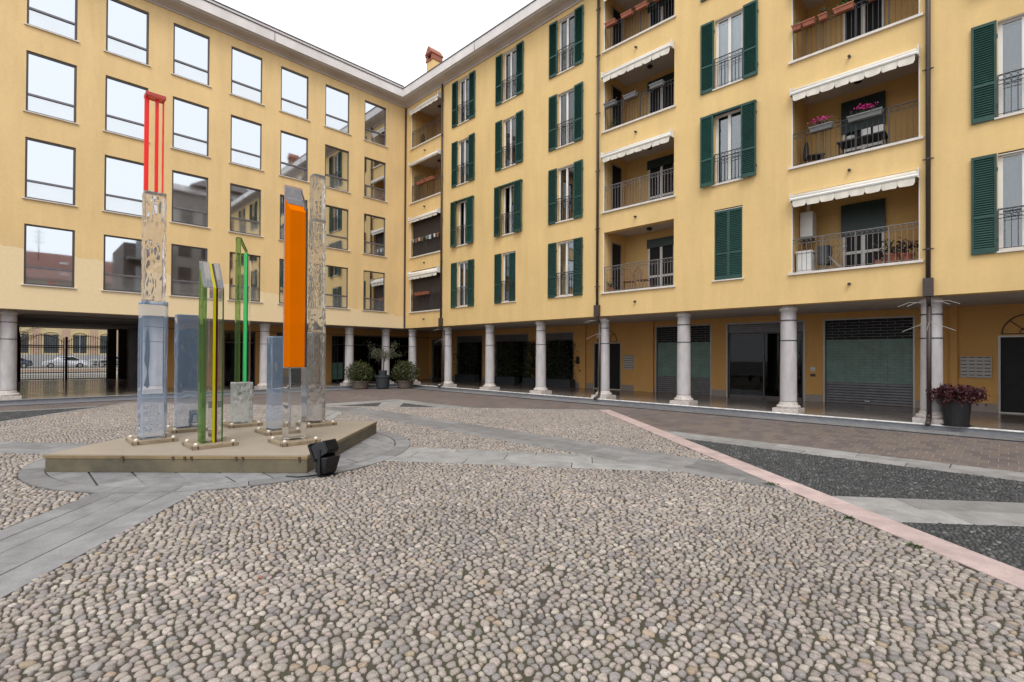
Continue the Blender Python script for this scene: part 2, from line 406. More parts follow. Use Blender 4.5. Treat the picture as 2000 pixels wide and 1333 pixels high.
# ================================================================== GROUND
NW_S = (12.8-2.26)/(14.8-1.9)
T_, W_, B_, E_ = (14.8, -2.26), (1.9, -12.8), (15.6, -23.2), (27.6, -13.24)
RHOMB = [T_, W_, B_, E_]
CEN = (14.26, -12.72); RD = 2.98
def strip(p, q, side, wd):
    dx, dy = q[0]-p[0], q[1]-p[1]; L = math.hypot(dx, dy); n = (-dy/L*side*wd, dx/L*side*wd)
    return [p, q, (q[0]+n[0], q[1]+n[1]), (p[0]+n[0], p[1]+n[1])]
band2 = [(7.6, -8.62), (22.2, -8.62), (20.95, -7.5), (8.95, -7.5)]
d1 = (.8065, .5913)
band1 = [(16.1-d1[0]*.9, -12.04-d1[1]*.9), (20.76, -8.625), (18.86, -8.625), (16.05-d1[0]*1.0, -10.46-d1[1]*1.0)]
bandLL = [(16.1, -13.43), (21.2, -17.45), (20.4, -18.2), (15.3, -14.43)]
bandUL = [(13.4, -14.60), (8.6, -18.22), (7.9, -17.63), (12.6, -13.95)]
bandNW = [(12.6, -11.9), (13.3, -11.0), (9.9, -8.625), (8.2, -8.625)]
BANDS = [band2, band1, bandLL, bandUL, bandNW]
PINKD = (9.53, -8.17)
pk0, pk1 = (14.8, -2.26), (29.6, -14.95)
pink = strip(pk0, pk1, 1, .37)
lightE = [(18.35, -4.88), (34, -4.88), (34, -5.65), (19.2, -5.65)]
diagE = [(22.62, -8.55), (27.4, -4.85-0.0), (27.4, -5.66), (27.4, -5.66)]
diagE = [(22.62, -8.55), (26.35, -5.64), (27.6, -5.64), (27.6, -5.75), (23.42, -9.15)]
EZONE = [(18.35, -4.86), (34, -4.86), (34, -19), (29.6, -14.95), (18.0, -5.0)]
def nwy(x): return T_[1]-NW_S*(14.8-x)
apexH = [(7.0, -4.88), (11.55, -4.88), (10.65, -5.62), (7.0, -5.62)]
apexV = [(7.0, -5.625), (7.92, -5.625), (7.92, nwy(7.92)+.1), (7.0, nwy(7.0)+.1)]
apexD = [(7.93, -5.63), (8.62, -5.63), (9.62, -6.46), (9.02, -6.95), (7.93, -6.15)]
APZONE = [(6.98, -4.86), (11.6, -4.86), (6.98, nwy(6.98))]
WZONE = [(2.75, -13.55), (2.75, -24), (14, -24), (6.1, -15.94)]
stripW = [(2.75, -13.6), (2.75, -24), (3.12, -24), (3.12, -13.85)]

# base ground reaching far
g = MB().quad((-180, -180, -.06), (180, -180, -.06), (180, 180, -.06), (-180, 180, -.06)).build('ground', 'asphalt'); tag(g, kind='structure')
cobble = MB().prism(RHOMB, -.05, -.0085).build('cobble_court', 'mortar_light'); tag(cobble, 'court of pale river pebbles set in mossy mortar', kind='structure')
street = MB().prism([(-.05, -.75), (-.05, -30), (40, -30), (40, -.75)], -.055, -.0125).build('paved_path', 'mortar_paver'); tag(street, 'walk of grey brown stone pavers along the arcades', kind='structure')
darkE = MB().prism(EZONE, -.03, -.006).build('dark_pebble_bed', 'mortar_dark'); tag(darkE, 'wedges of near-black pebbles beyond the pink kerb', kind='structure')
darkA = MB().prism(APZONE, -.031, -.006).build('dark_pebble_bed', 'mortar_dark'); tag(darkA, 'small dark pebble triangles near the potted tree', kind='structure')
darkW = MB().prism(WZONE, -.032, -.006).build('dark_pebble_bed', 'mortar_dark'); tag(darkW, 'dark pebble wedge near the gate passage', kind='structure')

def pebble_field(mask, bbox, sx, sy, ang, seed):
    r = np.random.default_rng(seed); x0, x1, y0, y1 = bbox
    ca, sa = math.cos(ang), math.sin(ang); cx, cy = (x0+x1)/2, (y0+y1)/2
    rad = math.hypot(x1-x0, y1-y0)/2+.3
    ni = int(2*rad/sx)+4; nj = int(2*rad/sy)+4
    I, J = np.meshgrid(np.arange(ni), np.arange(nj), indexing='ij')
    X = (I+.5*(J % 2))*sx-rad; Y = J*sy-rad
    # gentle fan-like waviness of the laying rows
    jx = r.normal(0, .19, X.shape)*sx; jy = r.normal(0, .19, X.shape)*sy
    Xw = X+jx+.10*np.sin(Y*1.9+1.3*np.sin(X*.8)); Yw = Y+jy+.10*np.sin(X*1.7+1.1*np.sin(Y*.9))
    P = np.stack([Xw*ca-Yw*sa+cx, Xw*sa+Yw*ca+cy], -1); wt = r.normal(0, .085, X.shape)*sy
    core = np.zeros(X.shape, bool); core[2:-2, 2:-2] = True
    core &= mask(P.reshape(-1, 2)).reshape(X.shape)
    ii, jj = np.nonzero(core); p = P[ii, jj]; odd = (jj % 2)
    H = []; PH = []
    for di, dj in ((1, 0), (-1, 0), (None, 1), (None, 1.5), (None, -1), (None, -1.5)):
        if di is not None: a, b = ii+di, jj
        else:
            b = jj+(1 if dj > 0 else -1); a = ii+(odd if abs(dj) == 1 else odd-1)
        d = P[a, b]-p; L = np.hypot(d[:, 0], d[:, 1]); H.append(L/2+wt[ii, jj]-wt[a, b]); PH.append(np.arctan2(d[:, 1], d[:, 0]))
    return p, np.stack(H, 1), np.stack(PH, 1), r
def outlines(H, PH, K, r, gap):
    th = np.arange(K)*2*math.pi/K
    c = np.cos(th[None, :, None]-PH[:, None, :]); c = np.maximum(c, .2)
    inv = (np.maximum(H[:, None, :]-gap, .006)/c)
    rr = (np.sum(inv**-5.0, 2))**(-1/5.0)
    rr = np.minimum(rr, 1.45*np.median(rr, axis=1)[:, None]); rr = np.minimum(rr, .062)
    rr *= r.normal(1.0, .035, rr.shape)*np.clip(r.normal(1.0, .05, (len(H), 1)), .86, 1.1)
    return th, rr
def pebble_verts(p, th, rr, levels, r, dome):
    vs = []; hh = dome*np.clip(r.normal(1, .22, (len(p), 1)), .5, 1.5); tilt = r.normal(0, .07, (len(p), 2)); lift = r.normal(0, .0025, (len(p), 1))
    for s, z in levels:
        x = np.cos(th)[None]*rr*s; y = np.sin(th)[None]*rr*s
        zz = -.016+lift+(hh+.016)*z+(tilt[:, :1]*x+tilt[:, 1:]*y)*(z > .1)
        vs.append(np.stack([p[:, :1]+x, p[:, 1:]+y, zz], -1))
    return np.stack(vs, 1)       # n, levels, K, 3
def stone_colors(n, r, pal, probs, sd):
    k = r.choice(len(pal), n, p=probs); c = np.array(pal)[k]*np.exp(r.normal(0, sd, (n, 1)))*np.exp(r.normal(0, .012, (n, 3))); return np.clip(c, 0, .9)
def field_mesh(name, V, colors):
    n, L, K, _ = V.shape; per = L*K; base = (np.arange(n)*per)[:, None]
    loops = []; starts_tot = []
    i = np.arange(K); i1 = (i+1) % K
    quads = np.concatenate([np.stack([l*K+i, l*K+i1, (l+1)*K+i1, (l+1)*K+i], 1) for l in range(L-1)], 0)   # m,4
    ql = (base[:, :, None]+quads[None]).reshape(-1); cap = (base+((L-1)*K+i)[None]).reshape(-1)
    m = bpy.data.meshes.new(name); m.vertices.add(n*per); m.vertices.foreach_set('co', V.reshape(-1).astype(np.float32))
    li = np.concatenate([ql, cap]).astype(np.int32); m.loops.add(len(li)); m.loops.foreach_set('vertex_index', li)
    nq = n*len(quads); ls = np.concatenate([np.arange(nq)*4, nq*4+np.arange(n)*K]).astype(np.int32)
    m.polygons.add(nq+n); m.polygons.foreach_set('loop_start', ls)
    m.polygons.foreach_set('use_smooth', np.ones(nq+n, bool)); m.update(calc_edges=True); m.validate()
    a = m.attributes.new('Col', 'FLOAT_COLOR', 'POINT'); cc = np.concatenate([np.repeat(colors, per, 0), np.ones((n*per, 1))], 1)
    a.data.foreach_set('color', cc.reshape(-1).astype(np.float32)); return m
def court_mask(P):
    k = inpoly(P, RHOMB) & inview(P)
    for b in BANDS: k &= ~inpoly(P, ccw(b))
    # keep a stone's half width clear of the kerbs
    k &= (np.hypot(P[:, 0]-CEN[0], P[:, 1]-CEN[1]) > RD+.02) & ~inpoly(P, edgeNW) & ~inpoly(P, edgeSW)
    return k
edgeNW = strip(W_, T_, 1, -.14); edgeNW = strip(T_, W_, 1, .16); edgeSW = strip(W_, B_, 1, .14)
PAL = [(.345, .300, .248), (.300, .265, .230), (.395, .350, .295), (.262, .240, .219), (.33, .262, .185), (.212, .194, .177), (.325, .277, .248)]
PRB = [.33, .24, .16, .13, .03, .05, .06]
p, H, PH, r_ = pebble_field(court_mask, (1.9, 27.6, -23.2, -2.2), .081, .0455, R(40), 3)
dep, _x = camdepth(p); dist = np.hypot(p[:, 0]-CAM.x, p[:, 1]-CAM.y)
pcol = stone_colors(len(p), r_, PAL, PRB, .105)
near = dist < 7.5
LV3 = [(1.0, 0.0), (.95, .66), (.76, .93), (.40, 1.03)]
LV2 = [(1.0, .1), (.72, .92)]
scr = np.abs(_x)/np.maximum(dep, .1)
vis = near & (scr < 1.0) & (dep > 2.55)
order = np.argsort(np.where(vis, dep, 1e9))[:300]
single = np.zeros(len(p), bool); single[order] = True
for tagname, sel in (('single', single), ('near', near & ~single), ('far', ~near)):
    K = 10 if tagname != 'far' else 7
    th, rr = outlines(H[sel], PH[sel], K, r_, .0044)
    V = pebble_verts(p[sel], th, rr, LV3 if tagname != 'far' else LV2, r_, .0065)
    if tagname == 'single':
        cs = pcol[sel]; ps = p[sel]
        for q in range(len(V)):
            o3 = np.array([ps[q][0], ps[q][1], 0.0]); me = field_mesh('pebble', V[q:q+1]-o3, cs[q:q+1])
            link('pebble', me, 'pebble_light', cobble, (float(ps[q][0]), float(ps[q][1]), 0))
    else:
        o = link('pebbles', field_mesh('pebbles', V, pcol[sel]), 'pebble_light', cobble); o['kind'] = 'stuff'
# dark pebbles
DP = [(.062, .064, .067), (.048, .050, .053), (.086, .087, .089), (.135, .135, .133), (.037, .039, .042)]
def dark_field(zone, excl, bbox, parent, seed):
    def mk(P):
        k = inpoly(P, ccw(zone)) & inview(P, .8)
        for b in excl: k &= ~inpoly(P, ccw(b))
        return k
    p, H, PH, rr_ = pebble_field(mk, bbox, .050, .037, R(-20), seed)
    th, rr = outlines(H, PH, 6, rr_, .0022); V = pebble_verts(p, th, rr, LV2, rr_, .007)
    o = link('dark_pebbles', field_mesh('dark_pebbles', V, stone_colors(len(p), rr_, DP, [.34, .26, .2, .08, .12], .22)), 'pebble_dark', parent); o['kind'] = 'stuff'
dark_field(EZONE, [lightE, diagE, pink], (18, 29.5, -15, -4.8), darkE, 5)
dark_field(APZONE, [apexH, apexV, apexD], (6.9, 11.7, -9, -4.8), darkA, 6)
dark_field(WZONE, [stripW], (2.7, 9, -19, -13.4), darkW, 8)

# slabs: every slab its own piece
def slabs(parent, poly, along, lanes, length, matn, gap=.012, ztop=.004, jit=.25, off=0.0):
    poly = ccw(poly); L = math.hypot(*along); u = (along[0]/L, along[1]/L); v = (-u[1], u[0])
    su = [p[0]*u[0]+p[1]*u[1] for p in poly]; sv = [p[0]*v[0]+p[1]*v[1] for p in poly]
    v0, v1 = min(sv), max(sv); edges = [v0]; tot = sum(lanes)
    for q in lanes: edges.append(edges[-1]+(v1-v0)*q/tot)
    for a, b in zip(edges[:-1], edges[1:]):
        lane = clip(clip(poly, v, b), (-v[0], -v[1]), -a)
        if len(lane) < 3: continue
        s = min(su)-random.random()*length
        while s < max(su):
            e = s+length*(1+random.uniform(-jit, jit))
            pc = clip(clip(lane, u, e), (-u[0], -u[1]), -s); s = e
            if len(pc) < 3 or abs(area2(pc)) < .01: continue
            pc = inset(pc, gap/2); 
            if len(pc) < 3: continue
            top = inset(pc, .004)
            if len(top) != len(pc): top = pc
            n = len(pc); cx = sum(q[0] for q in pc)/n; cy = sum(q[1] for q in pc)/n; dz = random.uniform(-.0015, .0015)
            P2 = np.array([[cx, cy]])
            zz, xx = camdepth(P2)
            if zz[0] < -1 or abs(xx[0]) > zz[0]*1.15+4: continue
            m = MB(); m.add([(x-cx, y-cy, -.03) for x, y in pc]+[(x-cx, y-cy, ztop+dz-.004) for x, y in pc]+[(x-cx, y-cy, ztop+dz) for x, y in top],
                            [tuple(range(2*n, 3*n))]+[(i, (i+1) % n, n+(i+1) % n, n+i) for i in range(n)]+[(n+i, n+(i+1) % n, 2*n+(i+1) % n, 2*n+i) for i in range(n)])
            m.build('slab', matn, parent, (cx, cy, 0))
def bandobj(name, label, poly, along, lanes, length, matn, bed='mortar_dark', **kw):
    o = MB().prism(ccw(poly), -.04, -.006).build(name, bed); tag(o, label, kind='structure'); slabs(o, poly, along, lanes, length, matn, **kw); return o
bandobj('granite_path', 'grey granite strip running parallel to the shuttered facade', band2, (1, 0), [1, 1.5, 1.1], 1.7, 'granite_band')
bandobj('granite_path', 'grey granite strip running from sculpture circle towards pink kerb', band1, d1, [1, 1.2, 1], 1.5, 'granite_light')
bandobj('granite_path', 'wide grey granite strip at lower left below the plinth', bandLL, (.785, -.619), [1, .9, 1.25, 1.1], 2.6, 'granite_grey', jit=.35, gap=.009)
bandobj('granite_path', 'grey granite strip left of the plinth', bandUL, (.8, .6), [1, 1, 1], 1.6, 'granite_grey')
bandobj('granite_path', 'granite strip behind the plinth', bandNW, (.8, -.6), [1, 1, 1], 1.4, 'granite_light')
bandobj('pink_kerb', 'long flush kerb of pink granite crossing the right side', pink, PINKD, [1], 2.2, 'granite_pink', ztop=.008)
bandobj('granite_kerb', 'light granite strip between stone walk and dark pebbles', lightE, (1, 0), [1, 1.2], 1.3, 'granite_light')
bandobj('granite_kerb', 'light granite strip splitting the dark pebbles', diagE, (.79, .61), [1, 1], 1.6, 'granite_light')
bandobj('granite_kerb', 'granite strip bordering the walk near the potted tree', apexH, (1, 0), [1, 1], 1.2, 'granite_light', ztop=.003)
bandobj('granite_kerb', 'granite strip bordering the walk before the glazed arcade', apexV, (0, 1), [1, 1], 1.2, 'granite_light', ztop=.003)
bandobj('granite_kerb', 'short diagonal granite strip between two dark triangles', apexD, (.78, -.62), [1], 1.0, 'granite_light')
bandobj('granite_kerb', 'narrow granite strip beside the dark wedge near the gate', stripW, (0, 1), [1], 1.1, 'granite_light')
bandobj('granite_kerb', 'thin pale edging along the far pebble edge', edgeNW, (.77, .63), [1], 1.2, 'granite_light', ztop=.005)
bandobj('granite_kerb', 'thin pale edging along the left pebble edge', edgeSW, (.77, -.6), [1], 1.2, 'granite_light', ztop=.005)
# disc of slabs under the plinth
disc = MB().prism([(CEN[0]+RD*math.cos(a), CEN[1]+RD*math.sin(a)) for a in np.linspace(0, 2*math.pi, 65)[:-1]], -.04, -.001).build('sculpture_circle_pavement', 'mortar_dark')
tag(disc, 'round granite pavement around the sculpture plinth', kind='structure')
R1 = 2.70
inner = [(CEN[0]+R1*math.cos(a), CEN[1]+R1*math.sin(a)) for a in np.linspace(0, 2*math.pi, 49)[:-1]]
slabs(disc, inner, (1, 0), [1]*12, 1.7, 'granite_grey', ztop=.011, gap=.024, jit=.1)
na = 22
for i in range(na):
    a0 = 2*math.pi*i/na+.002; a1 = 2*math.pi*(i+1)/na-.002
    pts = [(CEN[0]+(R1+.006)*math.cos(a), CEN[1]+(R1+.006)*math.sin(a)) for a in np.linspace(a0, a1, 5)]+[(CEN[0]+RD*math.cos(a), CEN[1]+RD*math.sin(a)) for a in np.linspace(a1, a0, 5)]
    cx = sum(q[0] for q in pts)/10; cy = sum(q[1] for q in pts)/10
    MB().prism([(x-cx, y-cy) for x, y in pts], -.03, .011+random.uniform(-.001, .001)).build('slab', 'granite_grey', disc, (cx, cy, 0))

# stone pavers of the walk
PPAL = [(.165, .133, .124), (.150, .123, .117), (.178, .146, .134), (.156, .134, .130), (.172, .136, .120)]
def pave(x0, x1, y0, y1, lx, ly, bondx):
    out = []; j = 0; y = y0
    while y < y1:
        x = x0-(j % 2)*lx/2 if bondx else x0
        while x < x1: out.append((x+lx/2, y+ly/2, lx, ly)); x += lx
        y += ly; j += 1
    return out
pv = pave(.75, 34, -4.95, -.93, .24, .335, True)
i_ = 0; x = .75
while x < 7.2:
    y = -4.95-.24*(.5 if i_ % 2 else 1)
    while y > -19: pv.append((x+.1675, y, .335, .24)); y -= .24
    x += .335; i_ += 1
def walk_mask(P):
    k = inview(P, 1.0) & ~inpoly(P, ccw(RHOMB)) & ~inpoly(P, ccw(EZONE)) & ~inpoly(P, ccw(APZONE)) & ~inpoly(P, ccw(WZONE)); return k
pv = np.array(pv); 
k = walk_mask(pv[:, :2])
for sx, sy in ((.5, .5), (-.5, .5), (.5, -.5), (-.5, -.5)):
    k |= walk_mask(pv[:, :2]+np.stack([pv[:, 2]*sx*.9, pv[:, 3]*sy*.9], 1))
pv = pv[k]; pd = np.hypot(pv[:, 0]-CAM.x, pv[:, 1]-CAM.y)
z_, x_ = camdepth(pv[:, :2]); inframe = (z_ > 1) & (np.abs(x_) < z_*1.02)
od = np.argsort(np.where(inframe, pd, pd+100)); prr = np.random.default_rng(4)
def paver_V(lx, ly, dz):
    hx, hy = lx/2-.006, ly/2-.006; e = .006
    q = lambda a, b, z: [(-a, -b, z), (a, -b, z), (a, b, z), (-a, b, z)]
    dz -= .008; return np.array([q(hx, hy, -.02), q(hx, hy, -.004+dz), q(hx-e, hy-e, dz)])
variants = {}
for idx in od[:300]:
    x, y, lx, ly = pv[idx]; key = (round(lx, 3), int(prr.integers(8)))
    if key not in variants:
        variants[key] = field_mesh('paver', paver_V(lx, ly, prr.uniform(-.002, .002))[None], stone_colors(1, prr, PPAL, [.2]*5, .05))
        variants[key].polygons.foreach_set('use_smooth', [False]*len(variants[key].polygons))
    link('paver', variants[key], 'paver_stone', street, (float(x), float(y), 0))
rest = od[300:]; VV = np.stack([paver_V(pv[q][2], pv[q][3], prr.uniform(-.002, .002))+np.array([pv[q][0], pv[q][1], 0]) for q in rest])
me = field_mesh('pavers', VV, stone_colors(len(rest), prr, PPAL, [.2]*5, .05)); me.polygons.foreach_set('use_smooth', np.zeros(len(me.polygons), bool))
o = link('pavers', me, 'paver_stone', street); o['kind'] = 'stuff'

# portico floor with pale nosing, riser and slot drain
FZ = .14
fl = MB(); fl.prism([(-.16, .02), (36, .02), (36, 4.9), (-4.4, 4.9), (-4.4, -10.45), (-17.5, -10.45), (-17.5, -15.55), (-4.4, -15.55), (-4.4, -26), (-.16, -26)], .0, FZ)
fo = fl.build('portico_floor', 'polished_marble'); tag(fo, 'polished brown marble floor of the arcade', kind='structure')
st = MB()
def nose(pts2d, a, b, fn): st.extr(pts2d, a, b, fn)
prof = [(0.02, FZ-.034), (-.040, FZ-.034), (-.052, FZ-.024), (-.052, FZ-.010), (-.040, FZ+.002), (.02, FZ+.004)]
stepn = MB().extr(prof, -.12, 36, lambda p_, q_, t: (t, p_-.01, q_)).build('step_nosing', 'nosing'); tag(stepn, 'white worn stone edge of the arcade step at right', kind='structure')
stepl = MB().extr(prof, -26, .0, lambda p_, q_, t: (-.155-p_, t, q_)).build('step_nosing', 'granite_light'); tag(stepl, 'pale stone edge of the arcade step at left', kind='structure')
ris = MB().box(-.13, 36, -.03, .03, -.02, FZ-.034).box(-.20, -.135, -26, -.035, -.02, FZ-.034).build('step_riser', 'riser'); tag(ris, kind='structure', label='grey riser of the arcade step')
kr = MB().box(-.13, 36, -.72, -.031, -.04, .004).box(-.13, .62, -26, -.721, -.04, .004).build('granite_gutter', 'riser'); tag(kr, kind='structure', label='grey stone gutter strip along the arcade step')
x = .64
while x < 33:
    lx = random.uniform(1.3, 1.7); MB().cbox(0, lx-.008, 0, .60, -.02, .010, .004).build('slab', 'granite_band', kr, (x, -.70, 0)); x += lx
dr = MB().box(.66, 36, -.86, -.725, -.05, -.004).box(.64, .78, -26, -.861, -.05, -.004).build('slot_drain', 'drain_dark'); tag(dr, kind='structure', label='dark slot drain along the arcade')
gm = MB(); 
xx = .7
while xx < 33: gm.box(xx, xx+.055, -.85, -.735, -.02, .003); xx += .11
gm.build('drain_grating', 'iron', dr)

# ================================================================== LEFT BUILDING
WB = 3.269      # underside of the upper walls
WT = 15.86      # top of plaster
LB = empty('yellow_building', (-8, -10, 0)); tag(LB, 'yellow plaster building at left with mirrored square windows above arcade', 'building')
RB = empty('yellow_building', (18, 6, 0)); tag(RB, 'yellow plaster building at right with green shutters and balconies above arcade', 'building')
LO, RO = LB.location.copy(), RB.location.copy()
def part(mb, name, m, parent, smooth=False):
    # mesh given in world coordinates under a top-level empty
    off = -Vector(parent.location); return mb.build(name, m, parent, off, 0, smooth)
def holed_wall(P, s0, s1, z0, z1, holes, depth):
    m = MB(); S = sorted({s0, s1, *[h[0] for h in holes], *[h[1] for h in holes]}); Z = sorted({z0, z1, *[h[2] for h in holes], *[h[3] for h in holes]})
    for a, b in zip(S[:-1], S[1:]):
        for c, d in zip(Z[:-1], Z[1:]):
            ms, mz = (a+b)/2, (c+d)/2
            if any(h[0] < ms < h[1] and h[2] < mz < h[3] for h in holes): continue
            m.quad(P(a, 0, c), P(b, 0, c), P(b, 0, d), P(a, 0, d))
    for h in holes:
        a, b, c, d = h[:4]; q = h[4] if len(h) > 4 else depth
        m.quad(P(a, 0, c), P(a, q, c), P(a, q, d), P(a, 0, d)); m.quad(P(b, 0, c), P(b, q, c), P(b, q, d), P(b, 0, d))
        m.quad(P(a, 0, c), P(b, 0, c), P(b, q, c), P(a, q, c)); m.quad(P(a, 0, d), P(b, 0, d), P(b, q, d), P(a, q, d))
    return m
PL = lambda s, d, z: (-d, s, z)
PR = lambda s, d, z: (s, d, z)
LC = [(-20.0, -18.68), (-17.72, -16.4), (-15.45, -14.12), (-13.30, -11.97), (-11.15, -9.84), (-9.00, -7.71), (-6.88, -5.57), (-4.72, -3.43), (-2.56, -1.27)]
LC = [(c0+.0, c1) for c0, c1 in LC]
LZ = [(4.15, 6.26), (7.16, 9.29), (10.19, 12.32), (13.22, 15.35)]
holes = [(a, b, c, d) for a, b in LC for c, d in LZ]
m = holed_wall(PL, -26, 0, WB, WT, holes, .16)
m.quad(PL(-26, 0, WB), PL(0, 0, WB), PL(0, .45, WB), PL(-26, .45, WB)); m.quad(PL(-26, .45, WB), PL(0, .45, WB), PL(0, .45, WB+.12), PL(-26, .45, WB+.12))
part(m, 'wall', 'plaster_left', LB)
# fine horizontal construction joints in the plaster would be invisible here; windows
def left_window():
    W, Hh = 1.32, 2.12; f = MB(); t = .058; y0, y1 = .045, .115
    f.box(0, t, y0, y1, 0, Hh); f.box(W-t, W, y0, y1, 0, Hh); f.box(t, W-t, y0, y1, 0, t); f.box(t, W-t, y0, y1, Hh-t, Hh)
    fr = f.build('window', 'frame_bronze')
    MB().box(t, W-t, y0-.01, y1, .60, .665).build('transom', 'transom_bronze', fr)
    for z0, z1 in ((t, .60), (.665, Hh-t)):
        a = math.tan(R(.12)); 
        MB().box(-(W-2*t)/2, (W-2*t)/2, 0, .012, z0, z1).build('pane', 'film_glass' if z0 < .3 else 'mirror_glass', fr, (W/2, .085, 0))
    MB().box(-.07, W+.07, -.055, .06, -.035, -.002).build('sill', 'sill_stone', fr)
    return fr
lw0 = left_window(); first = True
for ci, (a, b) in enumerate(LC):
    for zi, (c, d) in enumerate(LZ):
        loc = Vector((0, a, c))-LO
        o = lw0 if first else copy_tree(lw0)
        o.parent = LB; o.location = loc; o.rotation_euler = (0, 0, math.pi/2); first = False
        for pi_, ch in enumerate([q for q in o.children if q.name.startswith('pane')]): ch.rotation_euler = (R(-.62 if zi == 0 and pi_ == 0 else random.uniform(-.12, .12)), 0, R(random.uniform(-.12, .12)))
# ================================================================== RIGHT BUILDING
RZ = [(4.18, 6.42), (7.23, 9.44), (10.29, 12.50), (13.33, 15.57)]
BZ = [(4.155, 6.42), (7.20, 9.44), (10.25, 12.47), (13.30, 15.50)]
RWX = [(4.70, 5.55), (7.92, 8.78), (11.16, 12.0), (17.64, 18.50), (24.12, 24.98), (27.35, 28.2)]
RBX = [(.56, 3.30), (13.41, 16.26), (19.86, 22.74), (30.6, 33.5)]
BD = 1.6
holes = [(a, b, c, d, .22) for a, b in RWX for c, d in RZ]+[(a, b, c, d, .3) for a, b in RBX for c, d in BZ]
m = holed_wall(PR, 0, 36, WB, WT, holes, .2)
m.quad((0, 0, WB), (36, 0, WB), (36, .45, WB), (0, .45, WB)); m.quad((0, .45, WB), (36, .45, WB), (36, .45, WB+.12), (0, .45, WB+.12))
m.quad((36, 0, 0), (36, 12, 0), (36, 12, WT), (36, 0, WT))
part(m, 'wall', 'plaster_right', RB)
# roofs and closing walls
rf = MB()
rf.quad((-.0, -.6, 16.42), (36.5, -.6, 16.42), (36.5, 6, 18.6), (-6, 6, 18.6)); rf.quad((-6, 6, 18.6), (36.5, 6, 18.6), (36.5, 12.5, 16.4), (-17, 12.5, 16.4))
part(rf, 'roof', 'roof_tile', RB)
rl = MB(); rl.quad((.6, -26.5, 16.42), (.6, 0, 16.42), (-8, 6, 18.7), (-8, -26.5, 18.7)); rl.quad((-8, -26.5, 18.7), (-8, 6, 18.7), (-17, 12.5, 16.4), (-17, -26.5, 16.4))
part(rl, 'roof', 'roof_tile', LB)
cw = MB(); cw.quad((-16.5, -26, WB), (-16.5, 12, WB), (-16.5, 12, 16.4), (-16.5, -26, 16.4)); cw.quad((-16.5, 12, 0), (-4.3, 12, 0), (-4.3, 12, 16.4), (-16.5, 12, 16.4)); cw.quad((0, -26, WB), (-16.5, -26, WB), (-16.5, -26, 16.4), (0, -26, 16.4))
cw.quad((-16.5, -10.45, 0), (-16.5, 12, 0), (-16.5, 12, WB), (-16.5, -10.45, WB)); cw.quad((-16.5, -26, 0), (-16.5, -15.55, 0), (-16.5, -15.55, WB), (-16.5, -26, WB)); cw.quad((-.2, -26, 0), (-16.5, -26, 0), (-16.5, -26, WB), (-.2, -26, WB))
part(cw, 'rear_wall', 'plaster_left', LB)
part(MB().quad((-4.3, 12, 0), (36, 12, 0), (36, 12, 16.4), (-4.3, 12, 16.4)), 'rear_wall', 'plaster_right', RB)

# cornices
def cornice(a, b, fn, parent, second):
    m1 = MB(); m1.extr([(0, WT-.10), (.05, WT-.10), (.07, WT-.04), (.20, WT+.02), (.36, WT+.045), (.50, WT+.09), (.56, WT+.15), (0, WT+.15)], a, b, fn)
    part(m1, 'cornice_moulding', 'cornice_cove', parent)
    m2 = MB(); m2.extr([(0, WT+.152), (.60, WT+.152), (.62, WT+.56), (0, WT+.56)], a, b, fn); part(m2, 'cornice', 'cornice_stone', parent)
    m3 = MB(); m3.extr([(.40, WT+.562), (.645, WT+.562), (.65, WT+.60), (.40, WT+.60)], a, b, fn); part(m3, 'gutter', 'gutter_metal', parent)
    if second:
        m4 = MB(); m4.extr([(.1, WT+.602), (.42, WT+.602), (.42, WT+.84), (.1, WT+.84)], a, b, fn); part(m4, 'parapet', 'cornice_stone', parent)
        m5 = MB(); m5.extr([(.08, WT+.842), (.45, WT+.842), (.45, WT+.88), (.08, WT+.88)], a, b, fn); part(m5, 'coping', 'gutter_metal', parent)
cornice(-26, -.0, lambda p_, q_, t: (p_, t if t < -.1 else -p_, q_), LB, True)
cornice(0, 36.5, lambda p_, q_, t: ((t if t > .1 else p_), -p_, q_), RB, False)
for s in (6.6, 12.9, 19.2, 25.5, 31): part(MB().box(s, s+.012, -.627, -.60, WT+.16, WT+.555), 'cornice_joint', 'gutter_metal', RB)
for s in (-7.4, -14.2, -21): part(MB().box(.60, .627, s, s+.012, WT+.16, WT+.555), 'cornice_joint', 'gutter_metal', LB)

# shuttered windows of the right building -----------------------------------
def shutter_mesh(wd, ht, name='shutter'):
    m = MB(); t = .045; th = .04
    m.box(0, t, -th, 0, 0, ht); m.box(wd-t, wd, -th, 0, 0, ht)
    for z0, z1 in ((0, .10), (ht*.36, ht*.36+.05), (ht-.07, ht)): m.box(t, wd-t, -th, 0, z0, z1)
    for za, zb in ((.10, ht*.36), (ht*.36+.05, ht-.07)):
        n = int((zb-za)/.052); 
        for i in range(n):
            z = za+(i+.5)*(zb-za)/n
            m.add([(t, -th+.004, z-.024), (wd-t, -th+.004, z-.024), (wd-t, -.008, z+.020), (t, -.008, z+.020), (t, -th+.010, z-.026), (wd-t, -th+.010, z-.026), (wd-t, -.002, z+.018), (t, -.002, z+.018)],
                  [(0, 1, 2, 3), (7, 6, 5, 4), (0, 4, 5, 1), (3, 2, 6, 7)])
    m.box(t, wd-t, -.004, -.001, .1, ht-.07)
    m.box(wd-.012, wd+.02, -.03, .0, .25, .33); m.box(wd-.012, wd+.02, -.03, .0, ht-.4, ht-.32)
    me = m.mesh(name); me.materials.append(MATS['shutter_green']); return me
SHW, SHH = .43, 2.26
shut_me = shutter_mesh(SHW, SHH); shut_half = shutter_mesh(.43, 2.18)
